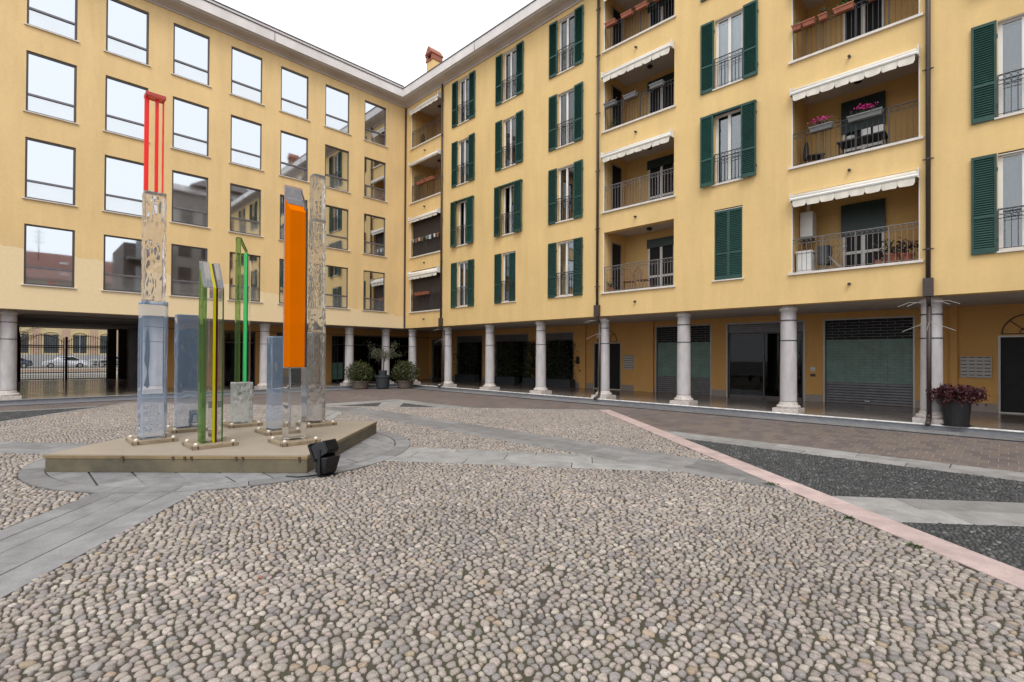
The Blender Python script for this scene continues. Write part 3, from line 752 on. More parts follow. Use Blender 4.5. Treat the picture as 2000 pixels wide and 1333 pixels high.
def railing(m, x0, x1, y, h, step=.11, rings=True, r=.009):
    m.tube((x0, y, h), (x1, y, h), .014, 5); m.tube((x0, y, h-.13), (x1, y, h-.13), r, 4); m.tube((x0, y, .06), (x1, y, .06), r, 4)
    n = max(2, int((x1-x0)/step)); 
    for i in range(n+1):
        x = x0+(x1-x0)*i/n; m.tube((x, y, 0.0 if i in (0, n) else .06), (x, y, h if i in (0, n) else h-.13), r if i not in (0, n) else .014, 4)
        if rings and i < n: m.ring((x+(x1-x0)/n/2, y, h-.065), min(.05, (x1-x0)/n/2-.004), .006, 'y', 8, 3)
    return m
wrail = MB(); wrail.tube((-.0, -.03, .74), (.86, -.03, .74), .009, 4); railing(wrail, 0, .86, -.03, .95, .105); wrail_me = wrail.mesh('railing'); wrail_me.materials.append(MATS['iron'])
WW, WHT = .86, 2.21
def win_parts():
    f = MB(); t = .05
    f.box(0, t, .10, .16, 0, WHT); f.box(WW-t, WW, .10, .16, 0, WHT); f.box(t, WW-t, .10, .16, WHT-.06, WHT); f.box(t, WW-t, .10, .16, 0, .07)
    f.box(WW/2-.045, WW/2+.045, .09, .16, .07, WHT-.06); f.box(-.0, WW, .02, .10, WHT-.02, WHT); 
    f.box(t, t+.03, .112, .15, .07, WHT-.06); f.box(WW-t-.03, WW-t, .112, .15, .07, WHT-.06)
    fm = f.mesh('window'); fm.materials.append(MATS['white_paint'])
    pn = MB().box(0, WW/2-.125, 0, .006, .07, WHT-.06).mesh('pane'); pn.materials.append(MATS['pane_glass'])
    sl = MB().box(-.06, WW+.06, -.05, .16, -.04, -.002).mesh('sill'); sl.materials.append(MATS['sill_stone'])
    return fm, pn, sl
fm, pn, sl = win_parts()
def curtain_mesh(matn, x0, x1, z0=.1, z1=2.1, seed=0):
    m = MB(); n = 26; rr = random.Random(seed); ph = rr.random()*6
    for i in range(n+1):
        x = x0+(x1-x0)*i/n; y = .24+.018*math.sin(i*1.35+ph)+.008*math.sin(i*.5)
        m.v += [(x, y, z0), (x, y, z1)]
        if i: b = 2*i; m.f.append((b-2, b, b+1, b-1))
    me = m.mesh('curtain', True); me.materials.append(MATS[matn]); return me
cur_w = [curtain_mesh('curtain', .03, .83, seed=1), curtain_mesh('curtain_dim', .03, .83, seed=2), curtain_mesh('curtain', .03, .36, seed=3), curtain_mesh('curtain_dim', .46, .83, seed=5)]
room = MB(); room.quad((-.02, .9, -.05), (.88, .9, -.05), (.88, .9, 2.3), (-.02, .9, 2.3)); room.quad((-.02, .22, -.05), (-.02, .9, -.05), (-.02, .9, 2.3), (-.02, .22, 2.3)); room.quad((.88, .22, -.05), (.88, .9, -.05), (.88, .9, 2.3), (.88, .22, 2.3)); room.quad((-.02, .22, 2.28), (.88, .22, 2.28), (.88, .9, 2.28), (-.02, .9, 2.28)); room.quad((-.02, .22, -.02), (.88, .22, -.02), (.88, .9, -.02), (-.02, .9, -.02))
room_me = room.mesh('recess'); room_me.materials.append(MATS['interior_dark'])
header_me = MB().box(-.42, WW+.42, -.14, -.01, 2.18, 2.24).mesh('shutter_header'); header_me.materials.append(MATS['shutter_green'])
STATE = {(0, 1): 'folded', (1, 1): 'folded', (3, 1): 'folded', (4, 2): 'folded', (1, 0): 'half', (3, 0): 'closed'}
CURT = {0: [1, 3, 0, 2], 1: [1, 0, 0, 2], 2: [3, 1, 0, 0], 3: [0, 1, 0, 0], 4: [1, 1, 0, 0], 5: [0, 1, 0, 1]}
for ci, (a, b) in enumerate(RWX):
    for zi, (c, d) in enumerate(RZ):
        wn = link('window', fm, None, RB, Vector((a, 0, c))-RO)
        for xx in (.08, WW/2+.045): link('pane', pn, None, wn, (xx, .125, 0), R(random.uniform(-.3, .3)))
        link('sill', sl, None, wn); link('recess', room_me, None, wn)
        stt = STATE.get((ci, zi), 'open')
        link('curtain', cur_w[CURT[ci][zi]], None, wn)
        if stt == 'open':
            link('shutter', shut_me, None, wn, (-SHW-.02, -.02, -.03), R(random.uniform(-1, 2.5)) ); link('shutter', shut_me, None, wn, (WW+.02, -.02, -.03), R(random.uniform(-2.5, 0)))
            link('railing', wrail_me, None, wn)
        elif stt == 'folded':
            link('shutter', shut_me, None, wn, (-SHW+.02, -.10, -.03), R(-5)); link('shutter', shut_me, None, wn, (WW-.0, -.12, -.03), R(5)); link('shutter_header', header_me, None, wn); link('railing', wrail_me, None, wn)
        elif stt == 'half':
            link('shutter', shut_me, None, wn, (-SHW-.02, -.02, -.03)); link('shutter', shut_half, None, wn, (.43, .06, .01)); link('railing', wrail_me, None, wn)
        else:
            link('shutter', shut_half, None, wn, (0, .05, .01)); link('shutter', shut_half, None, wn, (.43, .05, .01))

# loggia balconies ------------------------------------------------------------
def loggia(a, b, c, d, col, row):
    W = b-a; Hh = d-c; m = MB()
    y0, y1 = .3, BD
    m.quad((0, y0, 0), (0, y1, 0), (0, y1, Hh+.12), (0, y0, Hh+.12)); m.quad((W, y0, 0), (W, y1, 0), (W, y1, Hh+.12), (W, y0, Hh+.12))
    m.quad((0, y1, 0), (W, y1, 0), (W, y1, Hh+.12), (0, y1, Hh+.12)); m.quad((0, y0, Hh), (W, y0, Hh), (W, y0, Hh+.12), (0, y0, Hh+.12))
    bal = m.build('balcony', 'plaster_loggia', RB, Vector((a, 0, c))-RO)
    MB().quad((0, y0, Hh+.12), (W, y0, Hh+.12), (W, y1, Hh+.12), (0, y1, Hh+.12)).build('ceiling', 'soffit', bal)
    MB().box(0, W, .0, y1, -.02, .004).build('floor', 'dado', bal)
    MB().box(-.07, W+.07, -.06, .02, -.055, .008).build('sill', 'sill_stone', bal)
    light = (col, row) in ((2, 0), (1, 0), (1, 1))
    rm = MB(); railing(rm, .02, W-.02, .06, .97, .115)
    for q in (.27, .53, .78): rm.tube((W*q, .06, 0), (W*q, .06, .97), .015, 4)
    rm.build('railing', 'iron_light' if light else 'iron', bal)
    # french door in the rear wall
    dx0, dx1 = (1.02, 2.10) if col == 1 else (.95, 1.95)
    if col == 0: dx0, dx1 = 1.2, 2.3
    dm = MB(); t = .06; dz = 2.02; y = BD-.05
    dm.box(dx0, dx0+t, y, y+.04, 0, dz); dm.box(dx1-t, dx1, y, y+.04, 0, dz); dm.box(dx0+t, dx1-t, y, y+.04, dz-t, dz); dm.box((dx0+dx1)/2-.05, (dx0+dx1)/2+.05, y-.005, y+.04, 0, dz-t); dm.box(dx0+t, dx1-t, y, y+.04, 0, .12); dm.box(dx0+t, dx1-t, y, y+.035, .62, .70)
    dr_ = dm.build('door', 'white_paint', bal)
    MB().box(dx0+t, dx1-t, y+.02, y+.03, .12, dz-t).build('pane', 'mirror_dark' if 'mirror_dark' in MATS else 'door_black', bal)
    zb = 1.15 if (col == 2 and row in (0, 1)) else 1.75
    MB().box(dx0-.03, dx1+.03, y-.06, y-.012, zb, dz+.06).build('roller_blind', 'door_green', bal)
    if col == 1: MB().box(.004, .03, .55, 1.15, 0, 1.95).build('side_window', 'door_black', bal); MB().box(.004, .05, .50, .55, 0, 2.0).box(.004, .05, 1.15, 1.20, 0, 2.0).box(.004, .05, .55, 1.15, 1.95, 2.0).build('side_window_frame', 'frame_alu', bal)
    MB().lathe([(.02, 0), (.10, -.03), (.10, -.08), (.04, -.11)], 10, (W*.5, .9, Hh+.12)).build('ceiling_lamp', 'black_plastic', bal)
    MB().tube((.012, .02, 0), (.012, .02, Hh), .020, 6).build('awning_post', 'white_paint', bal)
    if col == 2: MB().tube((W-.012, .02, 0), (W-.012, .02, Hh), .020, 6).build('awning_post', 'white_paint', bal)
    if col == 0 and row in (0, 1): MB().box(.03, W-.03, .14, .15, 0, Hh-.25).build('insect_screen', 'screen_brown', bal)
    # spout under the sill
    MB().tube((W*.49, .05, -.42), (W*.49, -.10, -.45), .035, 8).build('spout', 'iron', bal)
    return bal
for ci, (a, b) in enumerate(RBX):
    for zi, (c, d) in enumerate(BZ): loggia(a, b, c, d, ci, zi)

def awning(a, b, z, label, drop=.10, val=.24):
    val *= .78
    W = b-a-.06; root = empty('awning', (a+.03, 0, z)); tag(root, label, 'awning', 'cream roll-up awnings on the balconies')
    n_ = 12; rd_ = .105; cy_, cz_ = -.085, -.075-drop
    m = MB(); m.extr([(cy_+rd_*1.05*math.cos(t), cz_+rd_*.85*math.sin(t)) for t in np.linspace(0, 2*math.pi, n_+1)[:-1]], 0, W, lambda p_, q_, t: (t, p_, q_)); m.build('cloth_roll', 'awning_cloth', root, smooth=True)
    m = MB(); m.extr([(-.13, -.012-drop), (-.10, .0-drop), (.06, .03-drop*.3), (.06, .0-drop), (-.09, -.03-drop)], 0, W, lambda p_, q_, t: (t, p_, q_)); m.build('hood', 'awning_box', root)
    m = MB(); m.extr([(-.205, -.165-drop), (-.215, -.13-drop), (-.19, -.09-drop), (-.165, -.09-drop), (-.165, -.165-drop)], 0, W, lambda p_, q_, t: (t, p_, q_)); m.build('front_bar', 'white_paint', root)
    n = max(4, round(W/.36)); us = [0, .05, .10, .3, .5, .7, .90, .95, 1]; v = MB(); top = -.166-drop
    def low(u): return top-val*(1-.34*max(0, (abs(2*u-1)-.78)/.22)**1.2)
    for i in range(n):
        for u0, u1 in zip(us[:-1], us[1:]):
            x0 = .05+(W-.1)*(i+u0)/n; x1 = .05+(W-.1)*(i+u1)/n; f0 = -.185+.012*math.sin(6.28*(i*.37+u0)); f1 = -.185+.012*math.sin(6.28*(i*.37+u1))
            v.quad((x0, f0, low(u0)), (x1, f1, low(u1)), (x1, -.185, top), (x0, -.185, top))
    v.build('valance', 'awning_cloth', root)
    MB().box(-.022, .0, -.20, .06, -.19-drop, .01-drop*.3).build('end_cap', 'white_plastic', root); MB().box(W, W+.022, -.20, .06, -.19-drop, .01-drop*.3).build('end_cap', 'white_plastic', root)
    return root
A_, B2, C_ = RBX[0], RBX[1], RBX[2]
awning(*A_, BZ[0][1], 'cream scalloped awning over the lowest corner balcony', .16, .22)
awning(*A_, BZ[1][1], 'cream scalloped awning over the screened corner balcony, second from the bottom', .08, .16)
awning(*A_, BZ[2][1], 'slim cream awning over the corner balcony, second from the roof', .02, .06)
awning(*A_, BZ[3][1], 'cream scalloped awning over the topmost corner balcony under the cornice', .10, .20)
awning(*B2, BZ[1][1], 'cream scalloped awning over the middle-column balcony with the pale iron railing', .08, .24)
awning(*B2, BZ[2][1], 'cream scalloped awning over the middle-column balcony with grey planters', .08, .26)
awning(*B2, BZ[3][1], 'cream awning of the balcony with four red planters', .08, .24)
awning(*C_, BZ[0][1], 'cream scalloped awning over the balcony with the wall boiler', .06, .25)
awning(*C_, BZ[1][1], 'cream scalloped awning over the balcony with pink flowers', .06, .25)
awning(*C_, BZ[2][1], 'cream awning above the balcony with terracotta flower boxes', .06, .24)

# drainpipes with collector boxes
def drainpipe(x, zt, foot, name='drainpipe'):
    root = part(MB().tube((x, -.075, zt), (x, -.075, WB+.05), .05, 10).tube((x, -.075, zt), (x, -.15, zt+.1), .05, 8), name, 'pipe_brown', RB, True)
    MB().box(x-.10, x+.10, -.16, -.01, WB-.02, WB+.42).build('collector_box', 'pipe_brown', root)
    for z in (4.4, 6.6, 8.8, 11, 13.2, 15): MB().lathe([(.056, -.02), (.062, -.02), (.062, .02), (.056, .02)], 10, (x, -.075, z)).box(x-.11, x-.055, -.09, -.06, z-.012, z+.012).box(x+.055, x+.11, -.09, -.06, z-.012, z+.012).build('bracket', 'pipe_brown', root)
    if foot:
        m = MB(); yy = .10; m.tube((x, -.075, WB-.02), (x, yy, WB-.25), .045, 8); m.tube((x, yy, WB-.25), (x, yy, .34), .05, 10); m.path([(x, yy, .36), (x, yy-.02, .26), (x, -.08, .19), (x, -.22, .15)], .055, 10)
        m.build('lower_pipe', 'pipe_brown', root, (0, 0, 0), 0, True)
        for s in (-1, 1):
            for q in (0, 1):
                MB().path([(x+s*.10, .02, 3.12), (x+s*(.25+.12*q), -.10, 3.10+.02*q), (x+s*(.40+.18*q), -.16, 3.02)], .006, 5).build('cable_tie', 'rope_white', root)
            MB().path([(x+s*.03, .04, 2.62), (x+s*.25, -.04, 2.52), (x+s*.50, -.08, 2.40)], .006, 5).build('cable_tie', 'rope_white', root)
        MB().path([(x, .03, 2.6), (x-.03, -.02, 2.42)], .006, 5).build('cable_tie', 'rope_white', root)
drainpipe(3.47, 15.95, True); drainpipe(13.20, 15.95, True); drainpipe(22.90, 15.95, True)
part(MB().box(.015, .10, -.075, -.012, WB+.02, 15.75), 'drainpipe', 'pipe_brown', RB)

# chimneys
def chimney(x, y, z0, z1):
    ch = part(MB().box(x-.33, x+.33, y-.33, y+.33, z0, z1), 'chimney', 'plaster_right', RB)
    MB().box(x-.38, x+.38, y-.38, y+.38, z1, z1+.08).box(x-.36, x-.16, y-.36, y+.36, z1+.08, z1+.33).box(x+.16, x+.36, y-.36, y+.36, z1+.08, z1+.33).box(x-.16, x+.16, y+.1, y+.3, z1+.08, z1+.33).box(x-.40, x+.40, y-.40, y+.40, z1+.33, z1+.40).build('chimney_pot', 'brick_red', ch)
    m = MB(); m.extr([(-.48, 0), (.48, 0), (0, .46)], -.46, .46, lambda p_, q_, t: (x+p_*.72-t*.69*.0+p_*.0, y+t, z1+.402+q_)); m.build('chimney_roof', 'brick_red', ch)
chimney(-.75, 2.5, 17.0, 19.75); chimney(22.4, 2.6, 16.6, 19.4); chimney(29.2, 3.4, 16.6, 20.0)

# arcade back walls, ceilings, doors ------------------------------------------------
AY = 4.85; CZ = 3.345
part(MB().quad((-4.3, .45, CZ), (36, .45, CZ), (36, AY+.2, CZ), (-4.3, AY+.2, CZ)), 'arcade_ceiling', 'soffit', RB)
part(MB().quad((-.45, -26, CZ+.002), (-.45, .45, CZ+.002), (-4.5, .45, CZ+.002), (-4.5, -26, CZ+.002)).quad((-4.2, -15.6, CZ-.03), (-4.2, -10.4, CZ-.03), (-16.6, -10.4, CZ-.03), (-16.6, -15.6, CZ-.03)), 'arcade_ceiling', 'soffit', LB)
RH = [(-4.0, -2.9, FZ, 2.85), (-1.30, 1.22, FZ, 3.02), (2.35, 5.10, FZ, 3.02), (6.25, 8.30, FZ, 3.02), (9.56, 11.14, FZ, 2.42), (12.95, 15.50, FZ, 3.12), (16.12, 18.98, FZ, 3.12), (19.57, 22.15, FZ, 3.12), (24.08, 25.4, FZ, 2.42), (26.5, 29, FZ, 3.1)]
PRB = lambda s, d, z: (s, AY+d, z)
m = holed_wall(PRB, -4.5, 36, FZ-.01, CZ+.05, RH, .14)
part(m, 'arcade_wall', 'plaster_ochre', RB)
# pilaster strips and dado
for a, b in ((8.75, 9.1), (11.9, 12.9-.02), (23.0, 23.18)): part(MB().box(a, b, AY-.10, AY-.002, FZ, CZ), 'pilaster', 'plaster_ochre', RB)
prev = -4.5
for h in RH+[(36, 36)]:
    if h[0]-prev > .05: part(MB().box(prev+.03, h[0]-.03, AY-.025, AY-.003, FZ, FZ+.26), 'skirting', 'dado', RB)
    prev = h[1]
def shop(h, kind):
    a, b, c, d = h; y = AY+.10; f = MB(); t = .05
    f.box(a, a+t, AY-.012, y+.03, c, d); f.box(b-t, b, AY-.012, y+.03, c, d); f.box(a+t, b-t, AY-.012, y+.03, d-t, d)
    nm = 'shop_front' if kind in ('glass', 'roller') else 'door'
    fr = part(f, nm, 'frame_alu', RB); a += t; b -= t; d -= t
    if kind == 'roller':
        m = MB(); z = c
        while z < c+.72:
            m.extr([(0, 0), (-.018, .02), (-.018, .07), (0, .09)], a, b, lambda p_, q_, tt: (tt, y+p_, z+q_)); z += .092
        m.build('roller_shutter', 'roller_steel', fr)
        zz = z; g_ = MB(); bk = MB()
        rows = int((d-zz)/.098)
        for i in range(rows):
            z0 = zz+i*(d-zz)/rows; z1 = z0+(d-zz)/rows; o_ = (i % 2)*.2
            x = a-o_
            while x < b:
                x0 = max(a, x+.008); x1 = min(b, x+.392)
                if x1-x0 > .03:
                    if z1 < c+2.25: g_.box(x0, x1, y-.004, y+.012, z0+.012, z1-.004)
                    bk.box(x0-.008, x0, y-.01, y+.014, z0, z1)
                x += .4
            bk.box(a, b, y-.01, y+.014, z0-.004, z0+.010)
        g_.build('shutter_blades', 'roller_green', fr); bk.build('shutter_lattice', 'roller_steel', fr)
        MB().quad((a, y+.05, c), (b, y+.05, c), (b, y+.05, d), (a, y+.05, d)).build('interior', 'door_black', fr)
        MB().box((a+b)/2-.07, (a+b)/2+.07, y-.05, y-.02, c+.10, c+.13).build('handle', 'white_plastic', fr)
    elif kind == 'glass':
        MB().box(a, b, y, y+.012, c, d).build('pane', 'shop_glass', fr)
        m = MB(); mid = (a+b)/2
        for x in (a+.02, mid-.04, b-.06): m.box(x, x+.04, y-.03, y+.02, c, d-.36)
        m.box(a, b, y-.03, y+.02, c, c+.10); m.box(a, b, y-.03, y+.02, d-.40, d-.34); m.build('mullion', 'frame_bronze', fr)
        m = MB(); z = d-.33
        while z < d-.02: m.box(a, b, y-.045, y-.02, z, z+.06); z += .075
        m.build('rolled_blind', 'roller_steel', fr)
        q = MB(); q.quad((a, y+1.2, c), (b, y+1.2, c), (b, y+1.2, d), (a, y+1.2, d)); q.quad((a, y, c), (a, y+1.2, c), (a, y+1.2, d), (a, y, d)); q.quad((b, y, c), (b, y+1.2, c), (b, y+1.2, d), (b, y, d)); q.quad((a, y, d), (b, y, d), (b, y+1.2, d), (a, y+1.2, d)); q.box(a, b, y+.02, y+1.2, c-.02, c)
        q.box(a+.5, a+.9, y+.5, y+.9, c, c+1.2).box(b-1.1, b-.4, y+.6, y+1.1, c, c+.8)
        q.build('interior', 'interior_dark', fr)
    else:
        mid = (a+b)/2
        for x0, x1 in ((a, mid-.004), (mid+.004, b)):
            m = MB(); m.box(x0, x1, y, y+.04, c+.01, d); m.box(x0+.10, x1-.10, y-.012, y-.001, c+.2, c+.9); m.box(x0+.10, x1-.10, y-.012, y-.001, c+1.05, d-.12); m.build('leaf', 'door_black', fr)
        MB().tube((mid-.07, y-.05, c+1.0), (mid-.07, y-.05, c+1.28), .012, 6).build('handle', 'frame_alu', fr)
        MB().box(a-.04, b+.04, AY-.06, AY+.02, c-.005, c+.03).build('threshold', 'sill_stone', fr)
kinds = ['glass', 'glass', 'glass', 'glass', 'door', 'roller', 'glass', 'roller', 'door', 'roller']
for h, kd in zip(RH, kinds): shop(h, kd)
def fanlight(x, z, r):
    m = MB(); pts = [(x+r*math.cos(t), AY-.02, z+r*math.sin(t)) for t in np.linspace(0, math.pi, 13)]; m.path(pts, .016, 5)
    for t in np.linspace(0, math.pi, 5): m.tube((x, AY-.02, z), (x+r*math.cos(t), AY-.02, z+r*math.sin(t)), .012, 5)
    pts = [(x+r*.35*math.cos(t), AY-.02, z+r*.35*math.sin(t)) for t in np.linspace(0, math.pi, 9)]; m.path(pts, .012, 5)
    part(m, 'fanlight_grille', 'iron', RB)
fanlight(10.35, 2.47, .56); fanlight(24.72, 2.47, .56)
def mailboxes(x0, x1, z0, z1, nx, nz):
    bx = part(MB().box(x0, x1, AY-.07, AY-.003, z0, z1), 'mailbox_panel', 'frame_alu', RB)
    for i in range(nx):
        for j in range(nz):
            a = x0+(x1-x0)*i/nx; b = x0+(x1-x0)*(i+1)/nx; c = z0+(z1-z0)*j/nz; d = z0+(z1-z0)*(j+1)/nz
            mb = MB().box(a+.006, b-.006, AY-.085, AY-.072, c+.006, d-.006).build('mailbox', 'nameplate', bx); 
            MB().box(a+.02, b-.02, AY-.088, AY-.0855, d-.040, d-.018).build('mail_slot', 'door_black', bx)
mailboxes(11.34, 11.88, 1.14, 1.80, 3, 6); mailboxes(23.25, 23.94, 1.16, 1.80, 4, 6)
part(MB().box(8.52, 8.68, AY-.10, AY-.003, 1.35, 1.72), 'intercom', 'black_plastic', RB)
part(MB().box(19.16, 19.32, AY-.03, AY-.003, 1.05, 1.15), 'intercom', 'black_plastic', RB); part(MB().box(19.15, 19.33, AY-.02, AY-.003, 1.25, 1.40), 'notice_plate', 'frame_alu', RB)

# left arcade: back wall, shop fronts, passage
LX = 4.3
LH = [(-10.0, -8.9, FZ, 2.95), (-8.0, -6.5, FZ, 2.95), (-5.4, -4.0, FZ, 2.95), (-2.25, -1.42, FZ, 2.90), (-.85, 3.6, FZ, 2.95)]
PLB = lambda s, d, z: (-LX-d, s, z)
m = holed_wall(PLB, -10.45, AY, FZ-.01, CZ+.05, LH, .14)
m.quad((-LX, -26, FZ), (-LX, -15.55, FZ), (-LX, -15.55, CZ), (-LX, -26, CZ))
part(m, 'arcade_wall', 'plaster_ochre', LB)
for h in LH:
    a, b, c, d = h; x = -LX-.10; f = MB(); t = .05
    f.box(x-.03, -LX+.012, a, a+t, c, d); f.box(x-.03, -LX+.012, b-t, b, c, d); f.box(x-.03, -LX+.012, a+t, b-t, d-t, d); f.box(x-.03, x+.03, a+t, b-t, c+2.2, c+2.27)
    n = max(1, int((b-a)/1.2))
    for i in range(1, n+1): yy = a+(b-a)*i/(n+1) if n > 1 else (a+b)/2; f.box(x-.02, x+.03, yy-.025, yy+.025, c, d-t)
    fr = part(f, 'shop_front', 'frame_bronze', LB)
    MB().box(x-.01, x, a+t, b-t, c+.05, d-t).build('pane', 'shop_glass', fr)
    q = MB(); q.quad((x-1.2, a, c), (x-1.2, b, c), (x-1.2, b, d), (x-1.2, a, d)); q.quad((x, a, c), (x-1.2, a, c), (x-1.2, a, d), (x, a, d)); q.quad((x, b, c), (x-1.2, b, c), (x-1.2, b, d), (x, b, d)); q.quad((x, a, d), (x, b, d), (x-1.2, b, d), (x-1.2, a, d)); q.quad((x, a, c), (x, b, c), (x-1.2, b, c), (x-1.2, a, c))
    q.build('interior', 'interior_dark', fr)
    if h is LH[3]: MB().box(x+.001, x+.012, a+.08, b-.08, c+.15, c+1.15).build('frosted_panel', 'roller_green', fr)
# passage walls
m = MB(); m.box(-16.5, -LX-.01, -10.45, -10.2, FZ, CZ); m.box(-16.5, -LX-.01, -15.8, -15.55, FZ, CZ); part(m, 'passage_wall', 'dark_facade', LB)
for a_, b_ in ((-11.36, -10.92), (-10.80, -10.452), (-15.549, -15.35)): part(MB().box(-16.6, -16.2, a_, b_, FZ, CZ-.04), 'passage_pillar', 'dark_facade', LB)

# columns
def column_proto():
    c = MB().lathe([(.225, .30), (.222, .34), (.222, .8), (.219, 1.6), (.214, 2.2), (.208, 2.80), (.206, 2.96), (.235, 2.975), (.25, 3.0), (.245, 3.03), (.225, 3.06), (.205, 3.10), (.16, 3.16), (.10, 3.19)], 28).mesh('column', True); c.materials.append(MATS['column_granite'])
    b = MB().box(-.34, .34, -.34, .34, .0, .115).lathe([(.30, .116), (.315, .145), (.315, .175), (.295, .20), (.255, .215), (.25, .235), (.245, .25), (.226, .30)], 28).mesh('column_base'); b.materials.append(MATS['column_base'])
    rg = MB().lathe([(.205, 0), (.226, 0), (.226, .022), (.205, .022)], 24).mesh('collar'); rg.materials.append(MATS['black_plastic'])
    return c, b, rg
cm_, bm_, rm_ = column_proto()
def column(x, y, parent):
    o = link('column', cm_, None, parent, Vector((x, y, FZ))-Vector(parent.location)); link('column_base', bm_, None, o); link('collar', rm_, None, o, (0, 0, 2.09)); link('collar', rm_, None, o, (0, 0, 2.68))
for i in range(12): column(.22+3.243*i, .40, RB)
for y in (-20.05, -15.80, -11.55, -7.28, -3.02, -.82): column(-.62, y, LB)
# thin tie rail between the left columns
part(MB().tube((-1.2, -15, 2.85), (-1.2, 4.5, 2.85), .014, 5), 'tie_rod', 'iron', LB)

# gate at the end of the passage ------------------------------------------------------
gate = empty('iron_gate', (-16.4, -13.3, FZ)); tag(gate, 'black wrought iron double gate with arched bars at the end of the passage', 'gate')
for y0, y1, sgn in ((-15.30, -13.42, 1), (-13.30, -11.38, -1)):
    m = MB(); n = 17; a, b = y0+13.3, y1+13.3
    for z in (.06, .46, 2.08, 1.98): m.tube((0, a, z), (0, b, z), .032, 5)
    m.tube((0, a, 0), (0, a, 2.55), .03, 6); m.tube((0, b, 0), (0, b, 2.55), .03, 6)
    gl = m.build('gate_leaf', 'iron', gate)
    for i in range(1, n):
        y = a+(b-a)*i/n; u = i/n; top = 2.32+.42*math.sin(math.pi*u)**.8
        q = MB(); q.tube((0, y, .06), (0, y, top), .015, 5); q.tube((0, y, top), (0, y, top+.10), .016, 5, .001); q.build('bar', 'iron', gl)
    q = MB(); pts = [(0, a+(b-a)*t, 2.32+.42*math.sin(math.pi*t)**.8-.05) for t in np.linspace(0, 1, 15)]; q.path(pts, .014, 5)
    q.build('arched_rail', 'iron', gl)
    for i in range(n):
        for zz in (.26, 1.9): MB().ring((0, a+(b-a)*(i+.5)/n, zz), .06, .008, 'x', 10, 4).build('scroll_ring', 'iron', gl)
MB().box(-.05, .05, -.06, .06, 0, 2.62).build('centre_post', 'iron', gate)
MB().box(-.03, .03, 1.90, 1.93, 0, 2.8).build('side_post', 'iron', gate); MB().box(-.03, .03, -2.12, -2.01, 0, 2.8).build('side_post', 'iron', gate)

# ================================================================== STREET BEYOND THE GATE
rd = MB().quad((-90, -60, -.03), (-17.5, -60, -.03), (-17.5, 60, -.03), (-90, 60, -.03)).build('road', 'asphalt'); tag(rd, kind='structure')
pvm = MB().box(-52, -17.5, -60, 60, -.02, .10).box(-61.9, -59, -60, 60, -.02, .12).build('pavement', 'stone_path'); tag(pvm, kind='structure', label='pale pavement of the street beyond the gate')
SX = -62.0
hb = empty('street_building', (SX-4, -9, 0)); tag(hb, 'cream and pink street house with dark arched shutters beyond the gate', 'building')
hs_ = []
for i in range(-4, 7): yc = -11.92+2.76*i; hs_.append((yc-.68, yc+.68, 1.80, 4.15))
PH_ = lambda s, d, z: (SX-d, s, z)
m = holed_wall(PH_, -40, 30, 1.2, 14, hs_+[(a, b, c+4.4, d+4.4) for a, b, c, d in hs_], .15); m.quad((SX, -40, 14), (SX, 30, 14), (SX-12, 30, 14), (SX-12, -40, 14)); part(m, 'wall', 'street_cream', hb)
part(MB().box(SX-.04, SX+.1, -40, 30, 0, 1.6), 'base_wall', 'street_grey', hb)
for i in range(-4, 6): yc = -10.54+2.76*i; part(MB().box(SX-.03, SX+.04, yc-.36, yc+.36, 1.61, 4.9), 'wall_panel', 'street_pink', hb)
for k_, (a, b, c, d) in enumerate(hs_):
    for dz in (0, 4.4):
        wn = part(MB().box(SX-.12, SX-.06, a, (a+b)/2-.01, c+dz, d+dz).box(SX-.12, SX-.06, (a+b)/2+.01, b, c+dz, d+dz), 'window', 'slate_plastic', hb)
        m = MB(); pts = [(SX+.05, (a+b)/2+.82*math.cos(t), d+dz-.15+.5*math.sin(t)) for t in np.linspace(0, math.pi, 10)]; m.path(pts, .07, 5); m.build('window_arch', 'street_cream', wn)
def car(name, x, y, m, label):
    root = empty(name, (x, y, 0)); tag(root, label, 'car')
    body = [(-2.05, .28), (-2.08, .55), (-1.95, .80), (-1.15, .92), (-.55, 1.38), (.75, 1.42), (1.55, .98), (2.0, .88), (2.08, .5), (2.0, .28)]
    mm = MB().extr(body, -.85, .85, lambda p_, q_, t: (t*(1 if q_ < .95 else .80), p_, q_)); soften(mm.build('body', m, root), .06, 2)
    for s in (-1, 1):
        MB().add([(s*.79, -1.0, .95), (s*.79, 1.35, .98), (s*.715, .70, 1.34), (s*.715, -.50, 1.32)], [(0, 1, 2, 3)]).build('side_window', 'door_black', root)
        for yy in (-1.3, 1.32):
            wl = MB().tube((s*.70, yy, .31), (s*.88, yy, .31), .31, 18).build('wheel', 'tyre', root); MB().tube((s*.875, yy, .31), (s*.895, yy, .31), .19, 14).build('rim', 'rim', wl)
        MB().box(s*.55-.15, s*.55+.15, 2.0, 2.09, .62, .74).build('headlight', 'white_plastic', root)
    return root
car('parked_car', -57.0, -10.9, 'car_white', 'white car parked beyond the gate'); car('parked_car', -57.1, -6.2, 'car_dark', 'dark blue car parked beyond the gate, right of the white one')
car('parked_car', -57.1, -15.8, 'car_dark', 'dark car parked beyond the gate, left of the white one')
for k_, yy in enumerate((-8.6, -7.6, -6.6, -5.6)):
    b_ = empty('street_railing', (-53, yy, .1)); tag(b_, ['leftmost', 'second from left', 'third from left', 'rightmost'][k_]+' of four low white rail hoops before the dark blue car', 'railing', 'white rail hoops along the street')
    MB().tube((0, -.4, 0), (0, -.4, .9), .03, 6).tube((0, .4, 0), (0, .4, .9), .03, 6).tube((0, -.4, .9), (0, .4, .9), .03, 6).tube((0, -.4, .5), (0, .4, .5), .02, 6).build('hoop', 'white_plastic', b_)
